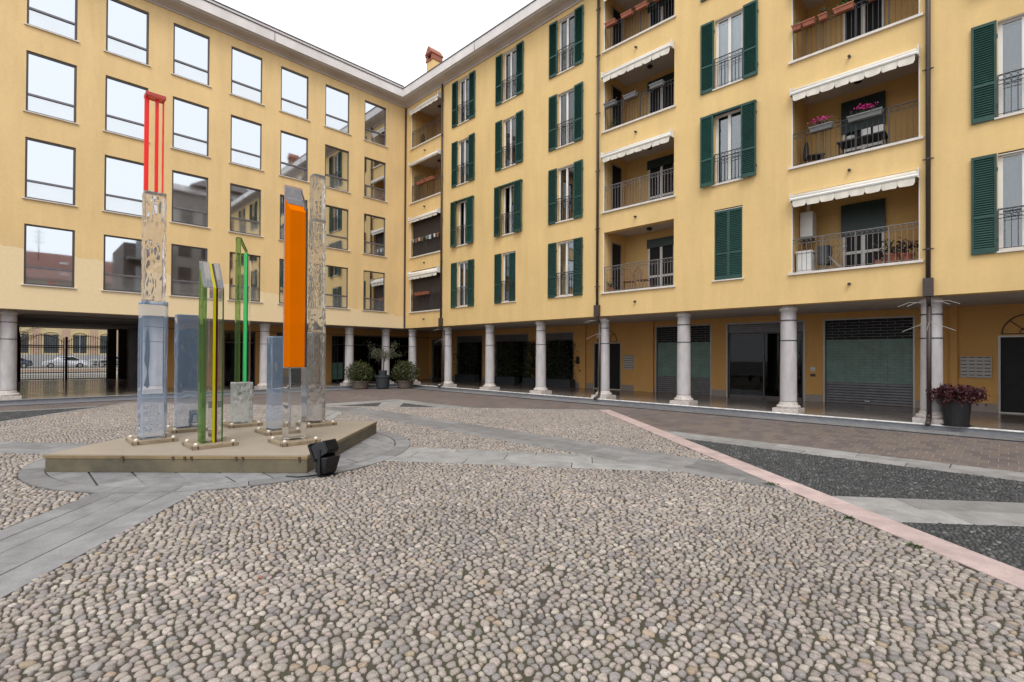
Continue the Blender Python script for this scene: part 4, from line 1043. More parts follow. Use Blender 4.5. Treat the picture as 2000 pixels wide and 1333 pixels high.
bn = empty('kerb_wall', (-38, -10, 0)); tag(bn, 'long low stone kerb crossing the paving beyond the gate', 'kerb'); MB().box(-.2, .2, -20, 20, .1, .28).build('stone', 'street_pink', bn)
tr = empty('bare_tree', (-26, -15.4, 0)); tag(tr, 'bare street tree with thin branches beyond the gate', 'tree')
MB().tube((0, 0, 0), (0, .1, 2.2), .11, 8, .08).build('trunk', 'bark', tr)
bm = MB(); rr = random.Random(3)
for i in range(46):
    a = rr.uniform(0, 6.28); L = rr.uniform(.8, 2.0); z0 = rr.uniform(1.8, 3.2); p0 = Vector((0, .1, z0)); p1 = p0+Vector((math.cos(a)*L*.6, math.sin(a)*L*.6, L*.35)); p2 = p1+Vector((math.cos(a+.6)*L*.4, math.sin(a+.6)*L*.4, -.05)); bm.path([p0, p1, p2], .022, 4, .006)
    p3 = p1+Vector((math.cos(a-.8)*L*.4, math.sin(a-.8)*L*.4, .15)); bm.tube(p1, p3, .010, 4, .004)
bm.build('crown', 'bark', tr)

# ================================================================== BUILDINGS BEHIND THE CAMERA (seen in the mirrored windows)
ho = empty('tiled_house', (62, -20, 0)); tag(ho, 'cream house with red tiled roof mirrored in the lowest left windows', 'building')
hh = []
for i in range(-8, 6): yc = -12.2+3.0*i; hh += [(yc-.5, yc+.5, 9.2, 11.0), (yc-.5, yc+.5, 5.6, 7.4), (yc-.5, yc+.5, 2, 3.8)]
PO = lambda s, d, z: (58+d, s, z)
m = holed_wall(PO, -45, 5, 0, 12.0, hh, .12); part(m, 'wall', 'cream_facade', ho)
for a, b, c, d in hh: part(MB().box(58.06, 58.1, a, b, c, d), 'window', 'dark_facade', ho)
part(MB().quad((57.3, -46, 11.95), (57.3, 6, 11.95), (63, 6, 14.6), (63, -46, 14.6)).quad((63, -46, 14.6), (63, 6, 14.6), (69, 6, 12), (69, -46, 12)), 'roof', 'roof_tile', ho)
an = MB(); an.tube((60, -13.3, 13.2), (60, -13.3, 17.0), .04, 5)
for z in (15.4, 16.0, 16.6): an.tube((60, -13.8, z), (60, -12.8, z), .025, 4)
part(an, 'antenna', 'iron', ho)
for yy in (-8, -11, -16): part(MB().box(59.2, 60.0, yy-.4, yy+.4, 12.85, 13.12), 'skylight', 'white_plastic', ho)
db = empty('balcony_block', (42, -5, 0)); tag(db, 'dark brown block with projecting balconies mirrored in the lower left windows', 'building')
part(MB().box(40, 48, -7.6, -3.4, 0, 13.4), 'wall', 'dark_facade', db)
for i in range(4):
    bl = part(MB().box(38.9, 39.98, -7.4, -3.6, 2.6+3*i, 2.8+3*i), 'balcony', 'stone_path', db)
    q = MB(); [q.tube((38.95, -7.4+.19*j, 2.8+3*i), (38.95, -7.4+.19*j, 3.7+3*i), .015, 4) for j in range(21)]; q.tube((38.95, -7.4, 3.7+3*i), (38.95, -3.6, 3.7+3*i), .025, 4); q.build('railing', 'iron_light', bl)
    part(MB().box(39.95, 39.99, -6.6, -4.6, 2.85+3*i, 5.0+3*i), 'window', 'street_grey', db)
gb = empty('grey_block', (44, 3, 0)); tag(gb, 'tall grey stone block with cornice mirrored in the left windows', 'building')
part(MB().box(40.5, 52, -3.3, 9, 0, 19.8), 'wall', 'grey_facade', gb); part(MB().box(39.9, 52.5, -3.9, 9.5, 19.8, 20.1).box(40.2, 52, -3.5, 9.2, 20.1, 20.5), 'cornice', 'cornice_stone', gb)
for i in range(5):
    for j in range(3): part(MB().box(40.42, 40.49, -2.6+2.2*j, -1.4+2.2*j, 3+3.2*i, 5+3.2*i), 'window', 'dark_facade', gb)
hil = MB().extr([(-3.4, 0), (3.4, 0), (0, 2.0)], 39, 44, lambda p_, q_, t: (t, 1.5+p_, 20.5+q_)); part(hil, 'pediment', 'grey_facade', gb)

# ================================================================== SCULPTURE
PHT = .27; HD = 2.715
def diamond(h): return [(0, -h), (h, 0), (0, h), (-h, 0)]
pl = empty('sculpture_plinth', (CEN[0], CEN[1], 0)); tag(pl, 'low square ochre stained plinth set corner-on under the acrylic columns', 'plinth')
soften(MB().prism(diamond(HD-.012), .006, PHT-.062).build('body', 'plinth_side', pl), .012)
soften(MB().prism(diamond(HD), PHT-.0625, PHT-.012).build('rim', 'plinth_rim', pl), .006)
MB().prism(diamond(HD-.008), PHT-.0125, PHT).build('top', 'plinth_top', pl)
for t in (.30, .49, .535, .56, .73, .755, .97):
    q = Vector((0, -HD, 0)).lerp(Vector((HD, 0, 0)), t); MB().prism([(q.x-.012, q.y-.010), (q.x+.012, q.y-.012+.022), (q.x+.018, q.y-.008), (q.x, q.y-.026)], PHT-.066-.02*(t in (.30, .97)), PHT-.02).build('stain_bracket', 'plate_edge', pl)
def plate(root, w=.31):
    z0, z1 = 0, .062
    p_ = MB().cbox(-w, w, -w, w, .004, z1, .006).build('base_plate', 'plate_tan', root)
    for sx in (-1, 1):
        for sy in (-1, 1):
            MB().box(min(sx*w*.72, sx*w*.80), max(sx*w*.72, sx*w*.80), sy*(w+.0015)-.001, sy*(w+.0015)+.001, .008, z1-.006).box(sx*(w+.0015)-.001, sx*(w+.0015)+.001, min(sy*w*.72, sy*w*.80), max(sy*w*.72, sy*w*.80), .008, z1-.006).box(sx*(w+.001)-.003, sx*(w+.001)+.003, sy*(w+.001)-.003, sy*(w+.001)+.003, .006, z1-.004).build('plate_seam', 'plate_edge', p_)
            MB().lathe([(.030, 0), (.032, .012), (.024, .030), (.008, .038)], 12, (sx*w*.82, sy*w*.82, z1)).build('bolt_cap', 'bolt_white', p_, smooth=True)
    return p_
def sculpt(name, x, y, label, w=.31):
    r = empty(name, (x, y, PHT)); tag(r, label, 'sculpture', 'acrylic columns of the sculpture'); plate(r, w); return r
def sbox(x0, x1, y0, y1, z0, z1, name, m, root, bev=.008, slant=None):
    mb = MB()
    if slant is None: mb.box(x0, x1, y0, y1, z0, z1)
    else:   # slant: top height at x0 (back) is z1, at x1 (front) is slant
        mb.add([(x0, y0, z0), (x1, y0, z0), (x1, y1, z0), (x0, y1, z0), (x0, y0, z1), (x1, y0, slant), (x1, y1, slant), (x0, y1, z1)], [(3, 2, 1, 0), (4, 5, 6, 7), (0, 1, 5, 4), (1, 2, 6, 5), (2, 3, 7, 6), (3, 0, 4, 7)])
    o = mb.build(name, m, root)
    if bev: soften(o, bev)
    return o
zb = .064; q = -PHT
from mathutils import noise as mnoise
def wavy(hx, hy, z0, z1, name, m, root, amp, wl, stretch=1.0, nz=60, na=12, rc=.02, seed=0, ridged=False):
    # cast block: rounded rectangle swept upward, its faces rippled
    per = []
    for sx, sy, a0 in ((1, 1, 0), (-1, 1, 90), (-1, -1, 180), (1, -1, 270)):
        for k_ in range(4): a = R(a0+30*k_); per.append((sx*(hx-rc)+rc*math.cos(a), sy*(hy-rc)+rc*math.sin(a)))
    pts = []
    for i in range(len(per)):
        a, b = Vector(per[i]), Vector(per[(i+1) % len(per)]); n = max(1, int((b-a).length/(2*(hx+hy)*4/(4*na))/1.0)) if (b-a).length > .03 else 1
        for j in range(n): pts.append(a.lerp(b, j/n))
    n = len(pts); vs = []
    for k_ in range(nz+1):
        z = z0+(z1-z0)*k_/nz
        for p_ in pts:
            c_ = Vector((p_.x/wl, p_.y/wl, z/wl/stretch+seed*7.3)); v = mnoise.noise(c_)+.5*mnoise.noise(c_*2.1)
            if ridged: v = .6-abs(v)*1.6
            u = p_.normalized(); f = amp*v*(1 if 0 < k_ < nz else .3); vs.append((p_.x+u.x*f, p_.y+u.y*f, z))
    fs = [(k_*n+i, k_*n+(i+1) % n, (k_+1)*n+(i+1) % n, (k_+1)*n+i) for k_ in range(nz) for i in range(n)]+[tuple(range(n))[::-1], tuple(range(nz*n, nz*n+n))]
    return MB().add(vs, fs).build(name, m, root, smooth=True)
# 1 tall column, red bars on top
s = sculpt('acrylic_column', 13.98, -14.09, 'tall stacked clear acrylic column topped by three red bars')
wavy(.17, .185, zb, 2.62+q, 'lower_block', 'acrylic_blue', s, .007, .30, 2.0, 40, 12, .03, 1)
wavy(.135, .150, 2.625+q, 4.46+q, 'middle_block', 'acrylic_wrinkled', s, .013, .085, 2.6, 70, 40, .02, 2, True)
for a, b, dx in ((-.148, -.090, .0), (-.004, .040, .03), (.095, .113, .05)): sbox(-.05+dx, .02+dx, a, b, 4.465+q, 6.06+q, 'red_bar', 'acrylic_red', s, .004)
sbox(-.10, .12, -.150, .130, 6.062+q, 6.12+q, 'cap', 'acrylic_pink', s, .006)
# 2 short bluish slab
s = sculpt('acrylic_column', 12.97, -13.36, 'short wide bluish acrylic block behind the tallest column')
wavy(.12, .205, zb, 2.50+q, 'block', 'acrylic_blue', s, .012, .22, 1.6, 50, 16, .035, 3)
# 3 yellow core, slanted grey tops
s = sculpt('acrylic_column', 15.08, -13.5, 'slant-topped acrylic column with yellow core and green edges, nearest the camera', .32)
y_ = [-.150, -.098, -.010, .022, .056, .124, .148]
sbox(-.13, .13, y_[0], y_[1], zb, 3.24+q, 'green_edge', 'acrylic_green', s, .003, 2.80+q)
sbox(-.13, .13, y_[1]+.001, y_[2], zb, 3.24+q, 'clear_block', 'acrylic_clear', s, .003, 2.80+q)
sbox(-.14, .150, y_[2]+.001, y_[3]+.004, zb, 3.25+q, 'yellow_core', 'acrylic_yellow', s, .002, 2.81+q)
sbox(-.13, .149, y_[3]+.005, y_[4], zb, 3.24+q, 'dark_core', 'acrylic_brown', s, .002, 2.80+q)
sbox(-.13, .13, y_[4]+.001, y_[5], zb, 3.24+q, 'clear_block', 'acrylic_clear', s, .003, 2.80+q)
sbox(-.13, .13, y_[5]+.001, y_[6], zb, 3.24+q, 'green_edge', 'acrylic_green', s, .003, 2.80+q)
for a, b in ((y_[0], y_[2]), (y_[4], y_[6])):
    MB().add([(-.13, a, 3.248+q), (.13, a, 2.808+q), (.13, b, 2.808+q), (-.13, b, 3.248+q), (-.13, a, 3.256+q), (.13, a, 2.816+q), (.13, b, 2.816+q), (-.13, b, 3.256+q)], [(3, 2, 1, 0), (4, 5, 6, 7), (0, 1, 5, 4), (1, 2, 6, 5), (2, 3, 7, 6), (3, 0, 4, 7)]).build('slanted_cap', 'acrylic_grey', s)
# 4 green
s = sculpt('acrylic_column', 12.95, -12.39, 'slender green acrylic plates with pointed top on a crackled clear block')
wavy(.15, .17, zb, 1.17+q, 'crackled_block', 'acrylic_crackled', s, .016, .055, 2.2, 40, 44, .015, 4, True)
sbox(-.03, .06, -.135, -.055, 1.175+q, 4.16+q, 'green_plate', 'acrylic_green', s, .003)
sbox(-.02, .06, .02, .066, 1.175+q, 3.86+q, 'bright_bar', 'acrylic_lime', s, .003); sbox(-.02, .06, .0665, .086, 1.175+q, 3.86+q, 'teal_edge', 'acrylic_teal', s, .002)
sbox(-.02, .03, .125, .150, 1.175+q, 3.72+q, 'clear_bar', 'acrylic_clear', s, .003)
MB().add([(-.02, -.046, 4.06+q), (.06, -.046, 4.06+q), (.06, .07, 3.84+q), (-.02, .07, 3.84+q), (-.02, -.046, 4.155+q), (.06, -.046, 4.155+q), (.06, .07, 3.90+q), (-.02, .07, 3.90+q)], [(3, 2, 1, 0), (4, 5, 6, 7), (0, 1, 5, 4), (1, 2, 6, 5), (2, 3, 7, 6), (3, 0, 4, 7)]).build('slanted_strip', 'acrylic_green', s)
# 5 short block behind orange
s = sculpt('acrylic_column', 14.42, -12.2, 'shortest clear bluish acrylic block beside the orange column')
wavy(.15, .165, zb, 2.09+q, 'block', 'acrylic_blue', s, .008, .16, 1.6, 40, 14, .02, 5)
# 6 orange
s = sculpt('acrylic_column', 15.74, -12.42, 'clear acrylic column with a long bright orange core and slanted top')
sbox(-.135, .135, -.150, .150, zb, 1.53+q, 'lower_block', 'acrylic_clear', s, .008)
sbox(-.10, .125, -.148, .112, 1.535+q, 4.38+q, 'orange_core', 'acrylic_orange', s, .006, 4.14+q)
sbox(-.135, -.102, -.150, .150, 1.535+q, 4.60+q, 'back_plate', 'acrylic_purple', s, .004)
sbox(-.135, .12, .114, .150, 1.5355+q, 4.58+q, 'side_plate', 'acrylic_clear', s, .004, 4.20+q)
MB().add([(-.10, -.148, 4.39+q), (.02, -.148, 4.26+q), (.02, .112, 4.26+q), (-.10, .112, 4.39+q), (-.10, -.148, 4.57+q), (-.09, -.148, 4.57+q), (-.09, .112, 4.57+q), (-.10, .112, 4.57+q)], [(3, 2, 1, 0), (4, 5, 6, 7), (0, 1, 5, 4), (1, 2, 6, 5), (2, 3, 7, 6), (3, 0, 4, 7)]).build('slanted_cap', 'acrylic_grey', s)
# 7 textured
s = sculpt('acrylic_column', 13.93, -11.25, 'tall rough textured clear acrylic column at the right of the group')
def octa(r): return [(r*math.cos(math.pi/8+math.pi/4*i), r*math.sin(math.pi/8+math.pi/4*i)) for i in range(8)]
for r0, a, b, n_ in ((.162, zb, 1.95, 'lower_block'), (.155, 1.953, 4.30, 'middle_block'), (.142, 4.303, 5.24, 'upper_block')):
    wavy(r0*.93, r0*.93, a, b, n_, 'acrylic_textured', s, .016, .055, 1.3, int((b-a)/.035), 40, .06, r0*9, True)

# floodlights
def floodlight(x, y, rz, sc_, label):
    r = empty('floodlight', (x, y, .0), rz); r.scale = (sc_,)*3; tag(r, label, 'floodlight')
    tl = Matrix.Rotation(R(-28), 4, 'Y')
    def tr(pts): return [tuple(tl@Vector(p)+Vector((0, 0, .42))) for p in pts]
    h = MB(); h.add(tr([(-.13, -.17, -.12), (.10, -.12, -.10), (.10, .12, -.10), (-.13, .17, -.12), (-.13, -.17, .12), (.10, -.12, .10), (.10, .12, .10), (-.13, .17, .12)]), [(3, 2, 1, 0), (4, 5, 6, 7), (0, 1, 5, 4), (1, 2, 6, 5), (2, 3, 7, 6), (3, 0, 4, 7)]); hd = soften(h.build('head', 'black_plastic', r), .012)
    f = MB()
    for i in range(8):
        yy = -.11+.0314*i; f.add(tr([(.09, yy-.006, -.09), (.135, yy-.006, -.07), (.135, yy+.006, -.07), (.09, yy+.006, -.09), (.09, yy-.006, .105), (.135, yy-.006, .09), (.135, yy+.006, .09), (.09, yy+.006, .105)]), [(3, 2, 1, 0), (4, 5, 6, 7), (0, 1, 5, 4), (1, 2, 6, 5), (2, 3, 7, 6), (3, 0, 4, 7)])
    f.build('cooling_fins', 'black_plastic', hd)
    v = MB(); v.add(tr([(-.15, -.19, .125), (-.10, -.19, .135), (-.10, .19, .135), (-.15, .19, .125), (-.15, -.19, .15), (-.10, -.19, .15), (-.10, .19, .15), (-.15, .19, .15)]), [(3, 2, 1, 0), (4, 5, 6, 7), (0, 1, 5, 4), (1, 2, 6, 5), (2, 3, 7, 6), (3, 0, 4, 7)])
    v.add(tr([(-.165, -.185, -.135), (-.13, -.185, -.135), (-.13, .185, -.135), (-.165, .185, -.135), (-.165, -.185, .15), (-.13, -.185, .15), (-.13, .185, .15), (-.165, .185, .15)]), [(3, 2, 1, 0), (4, 5, 6, 7), (0, 1, 5, 4), (1, 2, 6, 5), (2, 3, 7, 6), (3, 0, 4, 7)]); v.build('bezel', 'black_plastic', hd)
    l_ = MB(); l_.add(tr([(-.168, -.15, -.11), (-.168, .15, -.11), (-.168, .15, .12), (-.168, -.15, .12)]), [(0, 1, 2, 3)]); l_.build('lens', 'white_plastic', hd)
    g = MB(); g.add([(-.11, -.13, .05), (.09, -.12, .04), (.09, .12, .04), (-.11, .13, .05), (-.08, -.14, .29), (.17, -.14, .31), (.17, .14, .31), (-.08, .14, .29)], [(3, 2, 1, 0), (4, 5, 6, 7), (0, 1, 5, 4), (1, 2, 6, 5), (2, 3, 7, 6), (3, 0, 4, 7)]); soften(g.build('gear_box', 'black_plastic', r), .015)
    y2 = MB()
    for s_ in (-1, 1): y2.box(-.03, .03, s_*.150-.006, s_*.150+.006, .03, .42)
    y2.box(-.03, .03, -.156, .156, .018, .03); y2.build('yoke', 'black_plastic', r)
    ft = MB(); ft.box(-.12, .12, -.13, .13, .0, .016); ft.path([(-.05, -.10, .02), (-.1, -.25, .025), (-.22, -.36, .02), (-.42, -.40, .018)], .012, 6); ft.build('foot', 'black_plastic', r)
    return r
floodlight(17.22, -12.55, R(18), .92, 'black floodlight on the pebbles at the front right corner of the plinth')
floodlight(10.9, -12.75, R(190), .8, 'small floodlight behind the plinth seen between the acrylic columns')

# ================================================================== PLANTS
def leaves(name, m, parent, pts, size, rnd, asp=.5, normals=None, loc=(0, 0, 0)):
    n = len(pts); r = rnd; d = r.normal(0, 1, (n, 3)); d /= np.linalg.norm(d, axis=1)[:, None]
    if normals is not None: d = d*.75+normals; d /= np.linalg.norm(d, axis=1)[:, None]
    t = np.cross(d, r.normal(0, 1, (n, 3))); t /= np.linalg.norm(t, axis=1)[:, None]+1e-9; b = np.cross(d, t)
    s = size*r.uniform(.65, 1.3, (n, 1)); a = s*t; w_ = s*asp*b
    V = np.stack([pts-a*.5, pts+w_*.5+d*s*.06, pts+a*.5, pts-w_*.5+d*s*.06], 1).reshape(-1, 3)
    me = bpy.data.meshes.new(name); F = np.arange(4*n).reshape(n, 4)
    me.vertices.add(4*n); me.vertices.foreach_set('co', V.reshape(-1).astype(np.float32)); me.loops.add(4*n); me.loops.foreach_set('vertex_index', F.reshape(-1).astype(np.int32)); me.polygons.add(n); me.polygons.foreach_set('loop_start', (np.arange(n)*4).astype(np.int32)); me.update(calc_edges=True)
    at = me.attributes.new('Col', 'FLOAT_COLOR', 'POINT'); v = np.repeat(np.clip(r.beta(2, 2.4, n), 0, 1), 4); at.data.foreach_set('color', np.stack([v, v, v, np.ones_like(v)], 1).reshape(-1).astype(np.float32))
    return link(name, me, m, parent, loc)
def blob(r, n, rx, ry, rz, fill=.45, lumps=7, flat=False):
    u = r.normal(0, 1, (n, 3)); u /= np.linalg.norm(u, axis=1)[:, None]
    lc = r.normal(0, 1, (lumps, 3)); lc /= np.linalg.norm(lc, axis=1)[:, None]
    bump = 1+.16*np.max(np.maximum((u@lc.T-.72)/.28, 0), 1)-.08
    rad = r.uniform(fill, 1, (n, 1))**.5*bump[:, None]
    p = u*rad*np.array([rx, ry, rz]); 
    if flat: p[:, 2] = np.where(p[:, 2] < -.45*rz, -.45*rz+(p[:, 2]+.45*rz)*.25, p[:, 2])
    return p, u
def shrub(x, y, label, seed):
    r = np.random.default_rng(seed); root = empty('potted_shrub', (x, y, 0)); tag(root, label, 'shrub', 'round shrubs beside the potted tree')
    MB().lathe([(.34, .0), (.37, .04), (.43, .34), (.46, .35), (.46, .42), (.42, .42), (.40, .38)], 20).build('pot', 'pot_brown', root, smooth=False)
    MB().lathe([(.40, .37), (.2, .39), (.01, .40)], 16, caps=False).build('soil', 'soil', root)
    st_ = MB(); 
    for i in range(9): a = r.uniform(0, 6.28); st_.tube((0, 0, .4), (math.cos(a)*.4, math.sin(a)*.4, .95), .014, 5, .006)
    st_.build('stem', 'bark', root)
    p, u = blob(r, 3000, .74, .74, .60, .30, 14); p *= r.normal(1, .07, (len(p), 1)); p[:, 2] += .84
    leaves('foliage', 'leaf_shrub', root, p, .095, r, .48, u*.6)
shrub(.45, -2.95, 'round green shrub in a pot left of the potted olive tree', 1); shrub(1.55, -.95, 'round green shrub in a pot right of the potted olive tree', 2)
def olive(x, y):
    r = np.random.default_rng(9); root = empty('potted_olive_tree', (x, y, 0)); tag(root, 'small olive tree with airy crown in a tall dark pot', 'tree')
    MB().lathe([(.27, 0), (.31, .05), (.39, .60), (.43, .61), (.43, .70), (.38, .70), (.37, .62)], 20).build('pot', 'slate_plastic', root)
    MB().lathe([(.37, .61), (.1, .63), (.01, .63)], 14, caps=False).build('soil', 'soil', root)
    MB().lathe([(.20, .64), (.22, .95), (.20, .96), (.18, .66)], 14).build('inner_pot', 'slate_plastic', root)
    t = MB(); t.path([(0, 0, .62), (.03, .02, 1.0), (.0, .05, 1.35), (.05, .06, 1.65)], .035, 7, .025); t.build('trunk', 'bark', root)
    br = MB(); ends = []
    for i in range(18):
        a = r.uniform(0, 6.28); L = r.uniform(.45, .95); p0 = Vector((.03, .06, r.uniform(1.35, 1.7))); p1 = p0+Vector((math.cos(a)*L*.5, math.sin(a)*L*.5, L*.28)); p2 = p1+Vector((math.cos(a+.3)*L*.5, math.sin(a+.3)*L*.5, L*.2+r.uniform(-.1, .25))); br.path([p0, p1, p2], .013, 4, .004); ends.append((p1, p2))
    br.build('branch', 'bark', root)
    P = []; 
    for p1, p2 in ends:
        k_ = 62; t_ = r.uniform(0, 1.1, (k_, 1)); P.append(np.array(p1)[None]*(1-t_)+np.array(p2)[None]*t_+r.normal(0, .085, (k_, 3)))
    leaves('crown', 'leaf_olive', root, np.concatenate(P), .085, r, .32)
olive(1.15, -2.05)
def red_plant():
    r = np.random.default_rng(12); root = empty('potted_red_shrub', (23.40, .10, FZ)); tag(root, 'dark red leaved shrub in a round black pot before the right arcade', 'shrub')
    MB().lathe([(.215, 0), (.235, .02), (.275, .60), (.295, .605), (.295, .66), (.27, .66), (.265, .62)], 24).build('pot', 'black_plastic', root)
    MB().lathe([(.265, .61), (.1, .63), (.01, .63)], 14, caps=False).build('soil', 'soil', root)
    st_ = MB(); P = []
    for i in range(44):
        a = r.uniform(0, 6.28); L = r.uniform(.28, .62); L *= .95; p0 = Vector((0, 0, .63)); p1 = Vector((math.cos(a)*L*.5, math.sin(a)*L*.5, .66+r.uniform(.10, .27))); p2 = Vector((math.cos(a)*L, math.sin(a)*L, .68+r.uniform(-.14, .26)*(L/.5))); st_.path([p0, p1, p2], .006, 4, .002)
        k_ = 62; t_ = r.uniform(.0, 1.08, (k_, 1)); P.append(np.array(p1)[None]*(1-t_)+np.array(p2)[None]*t_+r.normal(0, .038, (k_, 3)))
    st_.build('stem', 'bark', root); leaves('foliage', 'leaf_red', root, np.concatenate(P), .068, r, .6)
    MB().lathe([(.29, 0), (.29, .02), (.26, .03), (.24, .02)], 20).build('saucer', 'black_plastic', root)
red_plant()
def climber(x, label, seed, wd):
    r = np.random.default_rng(seed); root = empty('climbing_plant', (x, AY-.35, FZ)); tag(root, label, 'plant', 'dark climbing plants inside the arcade')
    MB().cbox(-wd/2, wd/2, -.2, .2, 0, .42, .02).build('planter', 'slate_plastic', root)
    tm = MB()
    for i in range(6): xx = -wd/2+.05+(wd-.1)*i/5; tm.tube((xx, .12, .42), (xx, .12, 2.3), .008, 4)
    for i in range(9): tm.tube((-wd/2, .12, .5+.22*i), (wd/2, .12, .5+.22*i), .008, 4)
    tm.build('trellis', 'iron', root)
    n = 1500; z = r.beta(1.3, 1.3, n)*2.1+.35; p = np.stack([r.normal(0, .26*wd, n)*(1.15-.25*(z/2.4)), r.normal(-.02, .16, n), z], 1)
    leaves('foliage', 'leaf_dark', root, p, .11, r, .5)
climber(.15, 'dark climbing plant in the arcade behind the second column from the corner', 21, 1.9); climber(3.7, 'dark climbing plant in the arcade between the third and fourth columns', 22, 1.7); climber(5.6, 'narrow climbing plant in the arcade behind the fourth column', 24, .9); climber(7.6, 'dark climbing plant in the arcade nearest the black entrance door', 23, 1.8)
# weeds along the pink kerb, a fallen leaf
wr = np.random.default_rng(30)
for t_, s_ in ((.487, .10), (.60, .07), (.56, .05)):
    bx, by = pk0[0]+(pk1[0]-pk0[0])*t_, pk0[1]+(pk1[1]-pk0[1])*t_
    pts = wr.normal(0, 1, (60, 3))*np.array([s_*.5, s_*.4, s_*.14]); pts[:, 2] = np.abs(pts[:, 2])+.005
    o = leaves('weed', 'weed', None, pts, .035, wr, .35, loc=(bx-.05, by-.05, .004)); tag(o, {.487: 'largest green weed tuft growing along the pink kerb', .60: 'small weed tuft along the pink kerb, lower right of the largest', .56: 'tiny weed between the two larger tufts by the pink kerb'}[t_], 'weed')
lf = MB().add([(-.03, 0, .004), (0, .018, .012), (.035, 0, .006), (0, -.018, .010)], [(0, 1, 2), (0, 2, 3)]).build('fallen_leaf', 'terracotta', None, (20.13, -14.43, .014)); tag(lf, 'single orange leaf lying on the pebbles', 'leaf')

# ================================================================== BALCONY THINGS
def flower_box(x, z, w_, matn, label, leafm=None, petal=None, y=-.06, n=90, h=.14, seed=1, group='flower boxes on the balcony railings'):
    r = np.random.default_rng(seed); root = empty('flower_box', (x, y, z)); tag(root, label, 'flower box', group)
    MB().add([(-w_/2+.02, -.06, 0), (w_/2-.02, -.06, 0), (w_/2-.02, .06, 0), (-w_/2+.02, .06, 0), (-w_/2, -.085, h), (w_/2, -.085, h), (w_/2, .085, h), (-w_/2, .085, h)], [(3, 2, 1, 0), (4, 5, 6, 7), (0, 1, 5, 4), (1, 2, 6, 5), (2, 3, 7, 6), (3, 0, 4, 7)]).box(-w_/2-.012, w_/2+.012, -.098, -.084, h-.03, h+.004).box(-w_/2-.012, w_/2+.012, .084, .098, h-.03, h+.004).build('box', matn, root)
    if leafm: p = r.normal(0, 1, (n, 3))*np.array([w_*.26, .055, .07]); p[:, 2] = np.abs(p[:, 2])+h; leaves('foliage', leafm, root, p, .07, r, .5)
    if petal: p = r.normal(0, 1, (70, 3))*np.array([w_*.20, .04, .035]); p[:, 2] += h+.17; leaves('flowers', petal, root, p, .055, r, .8)['kind'] = 'stuff'
    return root
zt = lambda row: BZ[row][0]+.82
for k_, (x, sd_) in enumerate(((13.75, 1), (14.45, 2), (15.05, 3), (15.75, 4))): flower_box(x, zt(3), .45, 'terracotta', ['leftmost', 'second from left', 'third from left', 'rightmost'][k_]+' red planter on the topmost middle balcony', seed=sd_)
for k_, x in enumerate((13.75, 14.6, 15.65)): flower_box(x, zt(2)+.02, .5, 'grey_plastic', ['grey planter with red flowers at left of the middle balcony below the red planters', 'middle grey planter on the middle balcony below the red planters', 'grey planter with seedlings at right of the middle balcony below the red planters'][k_], 'leaf_red' if k_ == 0 else 'leaf_dark', seed=k_+5, n=40)
for k_, (x, w_, l_) in enumerate(((20.02, .24, 'leaf_fresh'), (20.32, .30, None), (20.66, .20, 'leaf_dark'), (21.15, .46, 'leaf_fresh'), (21.78, .20, 'leaf_red'), (22.3, .40, None))):
    flower_box(x, zt(2), w_, 'terracotta', ['terracotta pot with bright green plant at left end of the highest visible right balcony', 'empty terracotta box next to the bright green plant', 'small terracotta pot with dark plant on the highest visible right balcony', 'long terracotta box with fresh leaves in the middle of the highest visible right balcony', 'small terracotta pot with reddish plant, right of the long leafy box', 'terracotta box at the right end of the highest visible right balcony'][k_], l_, seed=k_+11, n=60)
for k_, (x, w_) in enumerate(((20.62, .55), (21.62, .75))): flower_box(x, zt(1), w_, 'grey_plastic', ['grey flower box with pink cyclamen, left of two', 'longer grey flower box with pink cyclamen, right of two'][k_], 'leaf_dark', 'petal_pink', seed=k_+20)
for k_, x in enumerate((1.6, 2.4)): flower_box(x, zt(2)+.02, .7, 'terracotta', ['left', 'right'][k_]+' red planter on the corner balcony with the lattice', 'leaf_dark', seed=k_+25, n=40)
flower_box(1.75, zt(0)+.05, 1.2, 'terracotta', 'long red planter on the lowest corner balcony', 'leaf_red', seed=28, n=60)
lt = MB(); 
for i in range(9): lt.tube((.05+.1*i, 0, 0), (.05+.1*i, 0, 1.5), .006, 4)
for i in range(14): t0 = i*.11; lt.tube((.0, 0, t0), (.9, 0, min(1.5, t0+.5)), .006, 4); lt.tube((.9, 0, t0), (.0, 0, min(1.5, t0+.5)), .006, 4)
o = lt.build('lattice_screen', 'iron', None, (.62, .16, BZ[2][0])); tag(o, 'dark lattice screen at left of the corner balcony with red planters', 'screen')
pg = empty('peg_line', (.7, -.02, BZ[1][0]+.97)); tag(pg, 'line of pegs and small cloths on the screened corner balcony railing', 'washing line')
MB().tube((0, 0, 0), (2.5, 0, 0), .004, 4).build('line', 'rope_white', pg)
for k_, (x, mt_) in enumerate(((.1, 'rope_white'), (.35, 'wood_rattan'), (.62, 'rope_white'), (.95, 'wood_rattan'), (1.35, 'roller_green'), (1.6, 'car_white'), (2.05, 'white_plastic'), (2.3, 'wood_rattan'))): MB().box(x, x+.10+.05*(k_ % 3), -.012, .012, -.16-.04*(k_ % 2), .02).build('peg', mt_, pg)
